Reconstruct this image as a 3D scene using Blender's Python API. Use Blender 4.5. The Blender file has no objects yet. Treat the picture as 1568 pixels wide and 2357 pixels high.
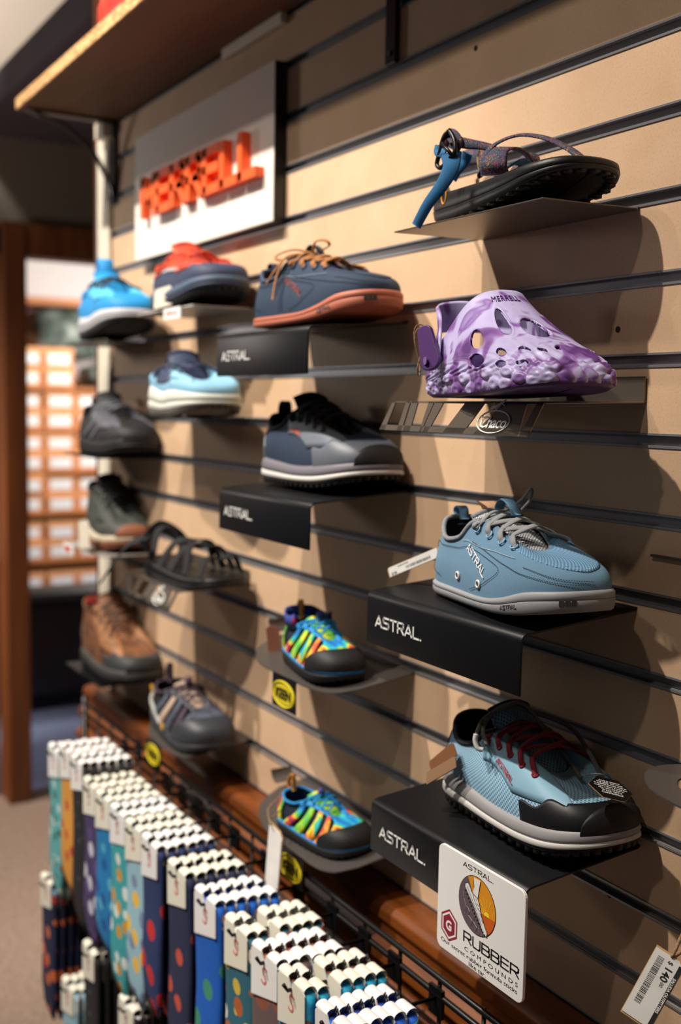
import bpy, math, random
import numpy as np
from mathutils import Vector, Matrix
random.seed(7); rng = np.random.default_rng(5)
SC = bpy.context.scene; COL = SC.collection

# ---------------------------------------------------------------- camera
CAM_POS = Vector((0, -0.7885, 0))
cam = bpy.data.cameras.new('camera'); cam_o = bpy.data.objects.new('camera', cam); COL.objects.link(cam_o)
cam.sensor_fit = 'VERTICAL'; cam.sensor_height = 36.0; cam.lens = 2500 / 2357 * 36
YAW, PIT, ROL = 1.0301017523865899, 0.09739485909070068, 0.01710421273870674
_F = Vector((-math.sin(YAW)*math.cos(PIT), math.cos(YAW)*math.cos(PIT), -math.sin(PIT)))
_R = Vector((math.cos(YAW), math.sin(YAW), 0)); _U = _R.cross(_F)
_R2 = _R*math.cos(ROL)+_U*math.sin(ROL); _U2 = -_R*math.sin(ROL)+_U*math.cos(ROL)
mw = Matrix((( _R2.x, _U2.x, -_F.x), (_R2.y, _U2.y, -_F.y), (_R2.z, _U2.z, -_F.z))).to_4x4()
mw.translation = CAM_POS; cam_o.matrix_world = mw
cam.clip_start = .02; cam.clip_end = 60
cam.dof.use_dof = True; cam.dof.focus_distance = 1.0; cam.dof.aperture_fstop = 3.6
SC.camera = cam_o

# ---------------------------------------------------------------- light, world, exposure
SC.view_settings.view_transform = 'Standard'; SC.view_settings.look = 'None'
SC.view_settings.gamma = 1; SC.view_settings.exposure = 0.0
SC.view_settings.use_curve_mapping = False
wd = bpy.data.worlds.new('world'); SC.world = wd; wd.use_nodes = True
wd.node_tree.nodes['Background'].inputs[0].default_value = (.66, .66, .70, 1)
wd.node_tree.nodes['Background'].inputs[1].default_value = .06

def light(kind, name, loc, target, power, color, size=.05, cone=60, blend=.4):
    l = bpy.data.lights.new(name, kind); l.energy = power; l.color = color
    if kind == 'SPOT':
        l.spot_size = math.radians(cone); l.spot_blend = blend; l.shadow_soft_size = size
    elif kind == 'AREA':
        l.shape = 'DISK'; l.size = size
    else: l.shadow_soft_size = size
    o = bpy.data.objects.new(name, l); COL.objects.link(o); o.location = loc
    d = Vector(target)-Vector(loc); o.rotation_euler = d.to_track_quat('-Z', 'Y').to_euler()
    return o
WARM = (1, .90, .79)
light('SPOT', 'track_spot_light', (-1.02, -1.5, 2.05), (-1.0, 0, -.05), 240, WARM, .022, 66, .5)
light('SPOT', 'track_spot_light', (-2.05, -1.5, 2.05), (-1.95, 0, -.05), 345, (1, .92, .82), .03, 56, .6)
light('SPOT', 'track_spot_light', (-1.6, -2.0, 2.1), (-1.6, 0, -.8), 36, WARM, .05, 74, .6)
light('SPOT', 'track_spot_light', (-.25, -2.0, 2.1), (-.8, 0, -.3), 34, WARM, .04, 70, .6)
light('AREA', 'storeroom_light', (-5.7, 2.0, .75), (-7.0, 1.5, -.3), 62, (1, .93, .86), .9)
light('SPOT', 'floor_fill_light', (-3.6, -1.6, 1.9), (-3.7, .15, -1.5), 760, (1, .90, .80), .2, 46, .8)  # added fill spot that brightens the far carpet
light('SPOT', 'upper_wall_fill_light', (-3.0, -.4, 1.75), (-4.1, .34, 1.42), 330, (.94, .97, 1), .1, 60, 1.0)  # added spot, only there to brighten the end wall above the soffit

light('POINT', 'end_wall_fill_light', (-3.2, -.9, .35), (-4, 0, 0), 16, (1, .9, .82), .12)  # added fill in mid-air that lifts the dark end wall and soffit
# ---------------------------------------------------------------- helpers: objects
def tag(o, label=None, cat=None, group=None, kind=None):
    if label: o['label'] = label
    if cat: o['category'] = cat
    if group: o['group'] = group
    if kind: o['kind'] = kind
    return o
def empty(name, loc=(0,0,0), rot=(0,0,0), label=None, cat=None, group=None):
    o = bpy.data.objects.new(name, None); COL.objects.link(o); o.location = loc; o.rotation_euler = rot
    o.empty_display_size = .02
    return tag(o, label, cat, group)
def mesh(name, V, Fc, m, parent=None, smooth=True, uv=None, loc=None):
    me = bpy.data.meshes.new(name); me.from_pydata([tuple(map(float, v)) for v in V], [], [tuple(f) for f in Fc])
    if m is not None: me.materials.append(m)
    if uv is not None:
        ul = me.uv_layers.new(name='uv'); uvs = np.asarray(uv, float)
        idx = np.empty(len(me.loops), int); me.loops.foreach_get('vertex_index', idx)
        ul.data.foreach_set('uv', uvs[idx].ravel())
    if smooth: me.polygons.foreach_set('use_smooth', [True]*len(me.polygons))
    me.update()
    o = bpy.data.objects.new(name, me); COL.objects.link(o)
    if parent: o.parent = parent
    if loc: o.location = loc
    return o
class MB:
    def __init__(s): s.V = []; s.F = []; s.U = []
    def add(s, V, F, U=None):
        n = len(s.V); s.V += [tuple(v) for v in V]; s.F += [tuple(i+n for i in f) for f in F]
        s.U += list(U) if U is not None else [(v[0], v[2]) for v in V]
    def box(s, a, b, M=None):
        x0, y0, z0 = a; x1, y1, z1 = b
        V = [(x0,y0,z0),(x1,y0,z0),(x1,y1,z0),(x0,y1,z0),(x0,y0,z1),(x1,y0,z1),(x1,y1,z1),(x0,y1,z1)]
        if M: V = [tuple(M @ Vector(v)) for v in V]
        s.add(V, [(0,3,2,1),(4,5,6,7),(0,1,5,4),(1,2,6,5),(2,3,7,6),(3,0,4,7)])
    def hexa(s, P):   # 8 points bottom 4, top 4
        s.add(P, [(0,3,2,1),(4,5,6,7),(0,1,5,4),(1,2,6,5),(2,3,7,6),(3,0,4,7)])
    def prism(s, poly, vec):   # polygon (3d pts) extruded by vec
        n = len(poly); A = [Vector(p) for p in poly]; B = [p+Vector(vec) for p in A]
        s.add([tuple(p) for p in A+B], [tuple(range(n))[::-1], tuple(range(n, 2*n))] + [(i, (i+1) % n, n+(i+1) % n, n+i) for i in range(n)])
    def tube(s, P, r, n=8, closed=False):
        P = [Vector(p) for p in P]; N = len(P); rs = r if hasattr(r, '__len__') else [r]*N
        up = Vector((0,0,1)); V = []; F = []; a = None
        for i in range(N):
            t = (P[(i+1) % N]-P[i-1]) if closed else (P[min(i+1, N-1)]-P[max(i-1, 0)])
            t.normalize()
            if a is None: a = t.cross(up) if abs(t.dot(up)) < .95 else t.cross(Vector((1,0,0)))
            a = (a - t*a.dot(t)).normalized(); b = t.cross(a)
            for k in range(n):
                q = 2*math.pi*k/n; V.append(P[i]+(a*math.cos(q)+b*math.sin(q))*rs[i])
        for i in range(N if closed else N-1):
            j = (i+1) % N
            for k in range(n): F.append((i*n+k, i*n+(k+1) % n, j*n+(k+1) % n, j*n+k))
        if not closed: F += [tuple(range(n))[::-1], tuple((N-1)*n+k for k in range(n))]
        s.add(V, F)
    def cyl(s, a, b, r, n=12): s.tube([a, b], r, n)
    def build(s, name, m, parent=None, smooth=False, loc=None, bevel=0, seg=2):
        o = mesh(name, s.V, s.F, m, parent, smooth, s.U, loc)
        if bevel:
            b = o.modifiers.new('bevel', 'BEVEL'); b.width = bevel; b.segments = seg; b.limit_method = 'ANGLE'
        return o
def smoothpts(P, n):   # catmull-rom resample
    P = np.asarray(P, float); Q = np.vstack([2*P[0]-P[1], P, 2*P[-1]-P[-2]]); out = []
    m = len(P)-1
    for t in np.linspace(0, m-1e-6, n):
        i = int(t); f = t-i; a, b, c, d = Q[i:i+4]
        out.append(.5*((2*b)+(-a+c)*f+(2*a-5*b+4*c-d)*f*f+(-a+3*b-3*c+d)*f**3))
    return np.array(out)
def ribbon(P, w, th, up, name, m, parent, n=24, mb=None):
    """flat strap through P; up = one normal or one per control point"""
    Q = smoothpts(P, n); U = np.asarray(up, float)
    U = np.tile(U, (n, 1)) if U.ndim == 1 else smoothpts(U, n)
    W = np.interp(np.linspace(0, 1, n), np.linspace(0, 1, len(w)), w) if hasattr(w, '__len__') else np.full(n, w)
    T = np.gradient(Q, axis=0); T /= np.linalg.norm(T, axis=1)[:, None]+1e-9
    S = np.cross(T, U); S /= np.linalg.norm(S, axis=1)[:, None]+1e-9
    N = np.cross(S, T); V = []; F = []; UV = []
    d = np.r_[0, np.cumsum(np.linalg.norm(np.diff(Q, axis=0), axis=1))]
    prof = [(-.5, -.25), (-.42, .5), (.42, .5), (.5, -.25), (.42, -.5), (-.42, -.5)]
    for i in range(n):
        for a, b in prof: V.append(Q[i]+S[i]*a*W[i]+N[i]*b*th); UV.append((d[i], a*W[i]))
    k = len(prof)
    for i in range(n-1):
        for j in range(k): F.append((i*k+j, i*k+(j+1) % k, (i+1)*k+(j+1) % k, (i+1)*k+j))
    F += [tuple(range(k)), tuple((n-1)*k+j for j in range(k))[::-1]]
    if mb is not None: mb.add(V, F, UV); return None
    return mesh(name, V, F, m, parent, True, UV)
def inframe(mb_or_V, o, ux, uy):   # 2-D (x,y,depth) -> 3-D frame
    o, ux, uy = Vector(o), Vector(ux), Vector(uy); n = ux.cross(uy)
    return [tuple(o+ux*v[0]+uy*v[1]+n*(v[2] if len(v) > 2 else 0)) for v in mb_or_V]
def text_geo(txt, size, align='LEFT', spacing=1.0, shear=0.0, extrude=.0004, bold=0.0):
    c = bpy.data.curves.new('lettering', 'FONT'); c.body = txt; c.size = size; c.align_x = align
    c.space_character = spacing; c.shear = shear; c.extrude = extrude; c.resolution_u = 3; c.offset = bold
    o = bpy.data.objects.new('lettering', c); COL.objects.link(o); bpy.context.view_layer.update()
    me = o.to_mesh(); V = [tuple(v.co) for v in me.vertices]; F = [tuple(p.vertices) for p in me.polygons]
    o.to_mesh_clear(); bpy.data.objects.remove(o); bpy.data.curves.remove(c)
    return V, F
_STR = {'A': [[(0,0),(.48,1),(.96,0)], [(.3,.28),(.84,.28)]], 'S': [[(.85,1),(.12,1),(0,.86),(0,.66),(.12,.55),(.75,.5),(.87,.38),(.87,.14),(.75,0),(0,0)]],
 'T': [[(0,1),(.92,1)], [(.46,1),(.46,0)]], 'R': [[(0,0),(0,1),(.72,1),(.86,.88),(.86,.6),(.72,.46),(.0,.46)], [(.45,.46),(.88,0)]],
 'L': [[(0,1),(0,0),(.8,0)]], 'B': [[(0,0),(0,1),(.72,1),(.84,.88),(.84,.64),(.72,.53),(0,.53)], [(.72,.53),(.88,.4),(.88,.12),(.75,0),(0,0)]],
 'U': [[(0,1),(0,.14),(.12,0),(.74,0),(.86,.14),(.86,1)]], 'E': [[(.84,1),(0,1),(0,0),(.84,0)], [(0,.52),(.78,.52)]], '.': [[(0,0),(.06,0)]],
 'M': [[(0,0),(0,1),(.5,.3),(1,1),(1,0)]], 'G': [[(.9,.8),(.9,1),(.1,1),(0,.88),(0,.12),(.12,0),(.78,0),(.9,.12),(.9,.5),(.45,.5)]]}
def stroke_geo(txt, h, wt=.13, gap=.3, ext=.0004, wide=1.0):
    V = []; F = []; X = 0
    for ch in txt:
        for pl in _STR[ch]:
            for (a, b) in zip(pl[:-1], pl[1:]):
                a = np.array(a)*[wide, 1]; b = np.array(b)*[wide, 1]; d = (b-a)/np.linalg.norm(b-a); p = np.array([-d[1], d[0]])*wt/2
                a2 = a-d*wt*.4; b2 = b+d*wt*.4; n = len(V)
                for q in (a2-p, b2-p, b2+p, a2+p): V.append(((q[0]+X)*h, q[1]*h, ext))
                for q in (a2-p, b2-p, b2+p, a2+p): V.append(((q[0]+X)*h, q[1]*h, 0))
                F += [(n, n+1, n+2, n+3), (n, n+4, n+5, n+1), (n+1, n+5, n+6, n+2), (n+2, n+6, n+7, n+3), (n+3, n+7, n+4, n)]
        X += (max(p[0] for pl in _STR[ch] for p in pl))*wide+gap
    return V, F, (X-gap)*h
# ---------------------------------------------------------------- helpers: materials
def srgb(c): return tuple((x/255/12.92 if x/255 <= .04045 else ((x/255+.055)/1.055)**2.4) for x in c)+(1,)
_M = {}
def mat(name, c, rough=.6, metal=0, kind=None, scale=50, c2=None, bump=0, cols=None, coord=None, spec=None, sheen=0, extra=None):
    if name in _M: return _M[name]
    m = bpy.data.materials.new(name); m.use_nodes = True; nt = m.node_tree; N = nt.nodes; Lk = nt.links.new
    B = N['Principled BSDF']; B.inputs['Base Color'].default_value = srgb(c); B.inputs['Roughness'].default_value = rough
    B.inputs['Metallic'].default_value = metal
    if spec is not None: B.inputs['Specular IOR Level'].default_value = spec
    if sheen: B.inputs['Sheen Weight'].default_value = sheen
    tc = N.new('ShaderNodeTexCoord')
    out = tc.outputs[coord or ('UV' if kind in ('knit', 'weave', 'web') else 'Object')]
    def ramp(fac, stops, const=False):
        r = N.new('ShaderNodeValToRGB'); Lk(fac, r.inputs[0]); e = r.color_ramp.elements
        if const: r.color_ramp.interpolation = 'CONSTANT'
        while len(e) < len(stops): e.new(.5)
        for i, (p, cc) in enumerate(stops): e[i].position = p; e[i].color = srgb(cc)
        return r
    def noise(sc, det=3, vec=None, dist=0):
        n = N.new('ShaderNodeTexNoise'); n.inputs['Scale'].default_value = sc; n.inputs['Detail'].default_value = det
        n.inputs['Distortion'].default_value = dist; Lk(vec or out, n.inputs['Vector']); return n
    def mapping(sx, sy, sz, rz=0):
        mp = N.new('ShaderNodeMapping'); mp.inputs['Scale'].default_value = (sx, sy, sz); mp.inputs['Rotation'].default_value = (0, 0, rz)
        Lk(out, mp.inputs[0]); return mp.outputs[0]
    h = None; c2 = c2 or tuple(x*.72 for x in c)
    if kind == 'noise':
        n = noise(scale, 4); r = ramp(n.outputs[0], [(.35, c2), (.65, c)]); Lk(r.outputs[0], B.inputs['Base Color']); h = n.outputs[0]
    elif kind == 'knit':      # regular mesh of small holes
        v = N.new('ShaderNodeTexVoronoi'); v.inputs['Scale'].default_value = 1; v.inputs['Randomness'].default_value = 0
        Lk(mapping(scale, scale*(extra or 1), 1, math.pi/4), v.inputs['Vector'])
        r = ramp(v.outputs['Distance'], [(.22, c2), (.42, c)]); Lk(r.outputs[0], B.inputs['Base Color']); h = v.outputs['Distance']
        # fabric round the holes
    elif kind == 'weave':
        w = N.new('ShaderNodeTexWave'); w.inputs['Scale'].default_value = scale; w.inputs['Distortion'].default_value = .5; w.bands_direction = 'DIAGONAL'
        Lk(out, w.inputs['Vector']); r = ramp(w.outputs[0], [(0, c2), (.7, c)]); Lk(r.outputs[0], B.inputs['Base Color']); h = w.outputs[0]
    elif kind in ('ramp', 'web'):
        n = noise(scale, 2, dist=extra or 0); r = ramp(n.outputs[0], cols, kind == 'web'); Lk(r.outputs[0], B.inputs['Base Color']); h = n.outputs[0]
    elif kind == 'spots':     # sock pattern: scattered coloured figures
        v = N.new('ShaderNodeTexVoronoi'); v.inputs['Scale'].default_value = scale; Lk(out, v.inputs['Vector'])
        r = ramp(v.outputs['Distance'], [(0, (255,255,255)), (extra or .36, (0,0,0))], True)
        sep = N.new('ShaderNodeSeparateColor'); Lk(v.outputs['Color'], sep.inputs[0])
        rc = ramp(sep.outputs[0], [(i/len(cols), q) for i, q in enumerate(cols)], True)
        mx = N.new('ShaderNodeMix'); mx.data_type = 'RGBA'; Lk(r.outputs[0], mx.inputs[0]); mx.inputs[6].default_value = srgb(c); Lk(rc.outputs[0], mx.inputs[7])
        Lk(mx.outputs[2], B.inputs['Base Color']); h = noise(400).outputs[0]
    elif kind == 'wood':
        n = noise(scale, 5, mapping(*(extra or (1, 12, 12)))); r = ramp(n.outputs[0], [(.3, c2), (.7, c)]); Lk(r.outputs[0], B.inputs['Base Color']); h = n.outputs[0]
    elif kind == 'mdf':
        n = noise(14, 6); n2 = noise(420, 2); r = ramp(n.outputs[0], [(.3, c2), (.7, c)])
        r2 = ramp(n2.outputs[0], [(.33, (196,188,178)), (.5, (255,255,255))])
        mx = N.new('ShaderNodeMix'); mx.data_type = 'RGBA'; mx.blend_type = 'MULTIPLY'; mx.inputs[0].default_value = .2
        Lk(r.outputs[0], mx.inputs[6]); Lk(r2.outputs[0], mx.inputs[7]); Lk(mx.outputs[2], B.inputs['Base Color']); h = n2.outputs[0]
    elif kind == 'osb':
        v = N.new('ShaderNodeTexVoronoi'); v.inputs['Scale'].default_value = scale; Lk(mapping(1, 2.2, 2.2, .5), v.inputs['Vector'])
        sep = N.new('ShaderNodeSeparateColor'); Lk(v.outputs['Color'], sep.inputs[0])
        r = ramp(sep.outputs[0], [(0, c2), (.5, c), (1, tuple(min(255, x*1.12) for x in c))]); Lk(r.outputs[0], B.inputs['Base Color']); h = v.outputs['Distance']
    if bump and h is None: h = noise(scale, 3).outputs[0]
    if bump:
        b = N.new('ShaderNodeBump'); b.inputs['Strength'].default_value = bump; b.inputs['Distance'].default_value = .001
        Lk(h, b.inputs['Height']); Lk(b.outputs[0], B.inputs['Normal'])
    _M[name] = m; return m

BLACK = mat('matte black powder coat', (13,14,17), .42, 0, None, 900, bump=.12, spec=.35)
PLAST = mat('black plastic', (14,14,15), .35)
RUB = mat('black rubber', (16,17,19), .62, 0, None, 700, bump=.2)
WHITE = mat('white print', (236,236,234), .5)
BRONZE = mat('dark bronze metal', (116,106,96), .34, .6, None, 500, bump=.05)
GREYM = mat('grey metal', (104,98,94), .4, .6)
CARD = mat('white card', (236,235,232), .55, 0, 'noise', 30, (226,224,220))
DARKTXT = mat('dark print', (34,34,38), .6)
TWINE = mat('jute twine', (170,138,100), .9, 0, 'noise', 600, (120,92,62), bump=.4)
LINING = mat('black lining cloth', (22,23,28), .9, 0, None, 900, bump=.3)
# ================================================================ the setting
PITCH = .0762; Z0 = .5058; FLOOR = -1.5; X_L, X_R = -2.345, .35
MDF = mat('mdf board', (218,184,150), .62, 0, 'mdf', 10, (208,173,138), bump=.06)
ALU = mat('slat insert', (146,146,150), .38, .5, None, 600, bump=.03)
WOODP = mat('orange stained pine', (138,74,26), .42, 0, 'wood', 9, (92,46,14), bump=.1, extra=(.6, 6, 6))
WOODD = mat('dark stained timber', (92,44,16), .5, 0, 'wood', 6, (70,32,12), bump=.1, extra=(5, 5, .5))
CREAM = mat('cream painted wood', (232,222,202), .6)
wall = MB()
GH = .0056; LIPZ = .0016
zs = [Z0-k*PITCH for k in range(-3, 16)]
zb = -.634
edges = [.95] + zs + [zb]
for a, b in zip(edges[:-1], edges[1:]):
    if a-GH > b+GH: wall.box((X_L, 0, b+GH if b != zb else zb), (X_R, .013, a-GH if a != .95 else .95))
wall.box((X_L, .013, -1.5), (X_R, .03, .95))
tag(wall.build('wall_slat', MDF), kind='structure')
for i, z in enumerate(zs):
    b = MB()
    b.box((X_L, .0060, z-.0115), (X_R, .0065, z+.0115))            # channel back
    b.box((X_L, .003, z+GH-.0006), (X_R, .0128, z+GH+.0000))       # upper inner lip
    b.box((X_L, .003, z-GH), (X_R, .0128, z-GH+.0006))
    b.box((X_L, -.0012, z+GH-.0012), (X_R, .0015, z+GH+.0012))     # raised edges
    b.box((X_L, -.0012, z-GH-.0018), (X_R, .0015, z-GH+.0008))
    tag(b.build('trim_%d' % (i+1), ALU, bevel=.0004, seg=1), kind='structure')
b = MB()
for (sx, sz) in ((-.7885, .0795), (-.7675, -.4912), (-1.02, .26), (-1.03,.41)):
    b.tube([(sx, -.0006, sz), (sx, .0002, sz)], .0032, 10)
tag(b.build('trim_30', mat('screw hole', (52,36,20), .9)), kind='structure')
# end of the slat wall: cream corner post with little clips
b = MB(); b.box((X_L-.006, -.010, -.634), (X_L+.070, -.0012, .5825)); tag(b.build('trim_31', CREAM, bevel=.003), kind='structure')
b = MB(); b.box((X_L-.012, -.012, -1.5), (X_L+.0, .04, .95)); tag(b.build('trim_32', WOODD), kind='structure')
# ledge and panelled base under the slat wall
lg = MB(); P = [(0,-.634),(-.040,-.634),(-.048,-.640),(-.050,-.652),(-.044,-.660),(-.044,-.672),(-.058,-.684),(-.060,-.700),(-.050,-.708),(-.050,-.722),(-.066,-.736),(-.066,-.748),(0,-.748)]
lg.prism([(X_L, y, z) for y, z in P], (X_R-X_L, 0, 0))
tag(lg.build('trim_33', WOODP, bevel=.002), kind='structure')
cb = MB(); cb.box((X_L, -.02, -1.5), (X_R, .03, -.748)); tag(cb.build('wall_base', mat('amber pine panel', (214,108,14), .38, 0, 'wood', 9, (176,80,8), extra=(5, 5, .6))), kind='structure')
fr = MB()
for x in np.arange(X_L, X_R, .16): fr.box((x, -.045, -1.5), (x+.055, -.02, -.748))
for z in (-.79, -.97, -1.16, -1.42): fr.box((X_L, -.043, z), (X_R, -.02, z+.045))
tag(fr.build('trim_34', WOODD, bevel=.002), kind='structure')
# floor, soffit, ceiling, end wall, far walls
FLO = mat('brown grey carpet', (138,118,104), .95, 0, 'noise', 60, (118,98,84), bump=.6)
b = MB(); b.box((-4.1, -4, FLOOR-.05), (1.2, 0, FLOOR)); b.box((-4.1, .0, FLOOR-.05), (X_L, 4, FLOOR)); tag(b.build('floor', FLO), kind='structure')
b = MB(); b.box((-9, -2, FLOOR-.05), (-4.1, 4.5, FLOOR)); tag(b.build('floor_storeroom', mat('blue grey vinyl floor', (140,152,190), .6)), kind='structure')
SOF = mat('plum grey paint', (86,74,82), .8, 0, 'noise', 3, (78,66,74)); WARMG = mat('taupe wall paint', (118,102,86), .8)
b = MB(); b.box((-4.1, .117, .95), (X_L+.6, 4, 1.05)); b.box((-4.1, .10, .95), (X_L+.6, .117, 1.05)); tag(b.build('ceiling_soffit', SOF), kind='structure')
b = MB(); b.box((-4.2, -4, 2.2), (1.2, 4, 2.3)); tag(b.build('ceiling', mat('pale grey ceiling paint', (190,190,186), .9)), kind='structure')
b = MB(); b.box((-4.20, -.6, -1.5), (-4.1, .18, 2.25)); b.box((-4.20, .18, .62), (-4.1, 4, 2.25)); tag(b.build('wall_end', WARMG), kind='structure')
b = MB(); b.box((-9, 4, -1.5), (-4.1, 4.1, 2.25)); tag(b.build('wall_storeroom_right', WARMG), kind='structure')
b = MB(); b.box((-7.5, .0, -1.5), (-7.4, 4.0, 2.25)); tag(b.build('wall_storeroom_back', mat('white wall paint', (205,200,198), .8)), kind='structure')
b = MB(); b.box((-7.4, .0, 1.4), (-4.2, 4.0, 1.5)); tag(b.build('ceiling_storeroom', mat('white wall paint', (205,200,198))), kind='structure')
# timber door frame
b = MB()
b.box((-4.1, .185, -1.5), (-3.98, .272, .62)); b.box((-4.1, .272, -1.5), (-4.03, .285, .5))
b.box((-4.1, .185, .515), (-3.99, 3.2, .635)); tag(b.build('door_1', mat('door timber', (124,68,26), .5, 0, 'wood', 6, (96,48,16), bump=.1, extra=(5, 5, .5)), bevel=.006), kind='structure')
b = MB(); b.box((-4.099, .05, -.6), (-4.085, .18, .45)); tag(b.build('window_1', mat('pale glazed panel', (168,158,150), .4)), kind='structure')

# ================================================================ storeroom shelving with shoe boxes
sh = empty('storage_shelving', (-7, 1.0, -1.5), label='tall timber storage shelving full of orange shoe boxes seen through the doorway', cat='shelving')
SHW = mat('orange shelf timber', (176,108,52), .6, 0, 'wood', 4, (150,86,36), extra=(1, .6, 6))
levels = [(.655, .045), (.435, .0), (.09, .03), (-.45, .025), (-.18, .025), (-.72, .025), (-1.03, .03)]
for i, (z, t) in enumerate(levels):
    if t == 0: continue
    m_ = MB(); m_.box((-7.42, .9, z-t), (-6.98, 2.4, z)); o = m_.build('shelf', SHW); o.parent = sh; o.location = (7, -1.0, 1.5)
for y in (.95, 1.72, 2.35):
    m_ = MB(); m_.box((-7.42, y-.02, -1.5), (-6.99, y+.02, .62)); o = m_.build('upright', SHW); o.parent = sh; o.location = (7, -1.0, 1.5)
bx = MB(); bx.box((-.15, -.095, 0), (.15, .095, .118))
BOXM = mat('orange cardboard', (226,150,92), .7, 0, 'noise', 8, (210,132,76))
BOXL = mat('orange box lid', (236,166,110), .7)
proto = empty('shoe_box', (-7.1, 1.1, .1), label='orange cardboard shoe box with white end label in the blurred storeroom stack', cat='shoe box', group='shoe boxes in the storeroom')
bx.build('box_body', BOXM, proto); q = MB(); q.box((-.153, -.098, .09), (.153, .098, .122)); q.build('lid', BOXL, proto)
q = MB(); q.box((.1531, -.072, .018), (.1545, .072, .085)); q.build('end_label', WHITE, proto)
def copytree(o, parent=None, mm=None):
    c = o.copy(); COL.objects.link(c)
    if parent: c.parent = parent
    if mm and o.data and o.name.split('.')[0] in mm: c.data = mm[o.name.split('.')[0]]
    for ch in list(o.children): copytree(ch, c, mm)
    return c
first = True
for base, rows in ((.09, 0), (-.18, 2), (-.45, 2), (-.72, 2), (-1.03, 2), (-1.36, 2), (.092, 22)):
    for r in range(rows if rows < 20 else 2):
        for c_ in range(5 if rows < 20 else 2):
            if first: o = proto; first = False
            else: o = copytree(proto)
            o.location = (-7.15+random.uniform(-.02, .02), (1.073+c_*.208 if c_ < 3 else 1.842+(c_-3)*.208)+random.uniform(-.003, .003), base+r*.1255)
GRN = mat('dark green grey cloth', (66,74,68), .8, 0, 'ramp', 9, cols=[(.3, (40,46,42)), (.5, (92,104,96)), (.7, (160,166,160)), (.8, (60,66,60))])
for (y0, y1, z0_, z1_, lb) in ((1.12, 1.58, .26, .60, 'dark green bundle of packed bags on the top storeroom shelf'), (1.46, 1.85, .10, .24, 'small dark green bundle beside the boxes on the middle storeroom shelf')):
    m_ = MB(); nb = 5
    V = []; F = []
    for i in range(9):
        for j in range(13):
            a = math.pi*i/8; b2 = 2*math.pi*j/12; r_ = 1+.08*math.sin(5*b2+i)
            V.append((-7.15+.14*math.sin(a)*math.cos(b2)*r_, (y0+y1)/2+(y1-y0)/2*np.sign(math.sin(b2))*abs(math.sin(b2))**.5*math.sin(a)**.5*r_, (z0_+z1_)/2-(z1_-z0_)/2*np.sign(math.cos(a))*abs(math.cos(a))**.5))
    for i in range(8):
        for j in range(12): F.append((i*13+j, i*13+j+1, (i+1)*13+j+1, (i+1)*13+j))
    m_.add(V, F); tag(m_.build('bag_bundle', GRN, smooth=True), lb, 'bag')
# dark sofa through the door
sf = empty('sofa', (-5.4, 1.2, -1.5), label='dark brown leather sofa with curved back beyond the doorway', cat='sofa')
LEA = mat('dark brown leather', (36,22,20), .4, 0, 'noise', 8, (30,17,16), bump=.2)
def softbox(a, b, r, name, m, parent):
    m_ = MB(); m_.box(a, b); return m_.build(name, m, parent, bevel=r, seg=4, smooth=False)
softbox((-.35, -.75, .05), (.25, .75, .42), .05, 'seat', LEA, sf); softbox((.05, -.8, .05), (.28, .8, .60), .09, 'backrest', LEA, sf)
softbox((-.4, -.9, .05), (.28, -.72, .52), .07, 'arm', LEA, sf); softbox((-.4, .72, .05), (.28, .9, .52), .07, 'arm', LEA, sf)
m_ = MB(); [m_.cyl((x, y, 0), (x, y, .06), .025) for x in (-.3, .2) for y in (-.8, .8)]; m_.build('leg', WOODD, sf)

# ================================================================ upper shelf, brackets, sign
OSB = mat('chipboard shelf', (206,160,108), .7, 0, 'osb', 90, (166,116,66), bump=.3)
b = MB(); b.box((-2.28, -.2, .583), (X_R, -.002, .605))
ws_ = empty('wall_shelf', (0,0,0), label='long chipboard shelf running along the top of the slat wall', cat='shelf'); b.build('board', OSB, ws_, bevel=.0015)
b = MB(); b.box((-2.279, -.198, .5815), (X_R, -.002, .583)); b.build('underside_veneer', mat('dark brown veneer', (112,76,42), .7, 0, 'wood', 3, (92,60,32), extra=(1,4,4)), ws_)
for x, lb, brace in ((-2.25, 'black steel bracket with a curved brace under the far end of the chipboard shelf', True), (-1.198, 'black flat steel bracket on the wall under the chipboard shelf', False)):
    r = empty('shelf_bracket', (x, 0, .583), label=lb, cat='bracket')
    m_ = MB(); m_.box((-.0115, -.008, -.150 if not brace else -.17), (.0115, -.0005, -.001)); m_.build('upright_arm', PLAST, r, bevel=.001)
    m_ = MB(); m_.box((-.0115, -.185, -.007), (.0115, -.008, -.0008)); m_.build('shelf_arm', PLAST, r, bevel=.001)
    m_ = MB(); m_.tube([(0, -.0085, -.137), (0, -.0105, -.137)], .0035); m_.build('screw', GREYM, r)
    if brace:
        ribbon([(0, -.17, -.009), (0, -.11, -.025), (0, -.05, -.07), (0, -.016, -.13), (0, -.009, -.16)], .018, .005, [(0, .1, 1), (0, .3, 1), (0, .7, .7), (0, 1, .3), (0, 1, 0)], 'brace', PLAST, r)
b = MB(); b.box((-1.70, -.012, .566), (-1.49, -.001, .5822)); tag(b.build('batten', CREAM, bevel=.001), 'short white strip standing in for light leaking through under the chipboard shelf', 'batten')  # light leaking through the gap, put in as a pale solid strip
b = MB(); b.box((-2.30, -.03, .55), (-2.25, -.001, .5822)); tag(b.build('batten', CREAM, bevel=.001), 'small white block at the top of the cream corner post under the shelf', 'batten')
sg = empty('wall_sign', (-1.78, 0, .275), label='white square-edged wall sign with raised orange lettering and black sides', cat='sign')
m_ = MB(); m_.box((-.30, -.020, 0), (.292, -.001, .235)); m_.build('sign_box', PLAST, sg)
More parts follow.
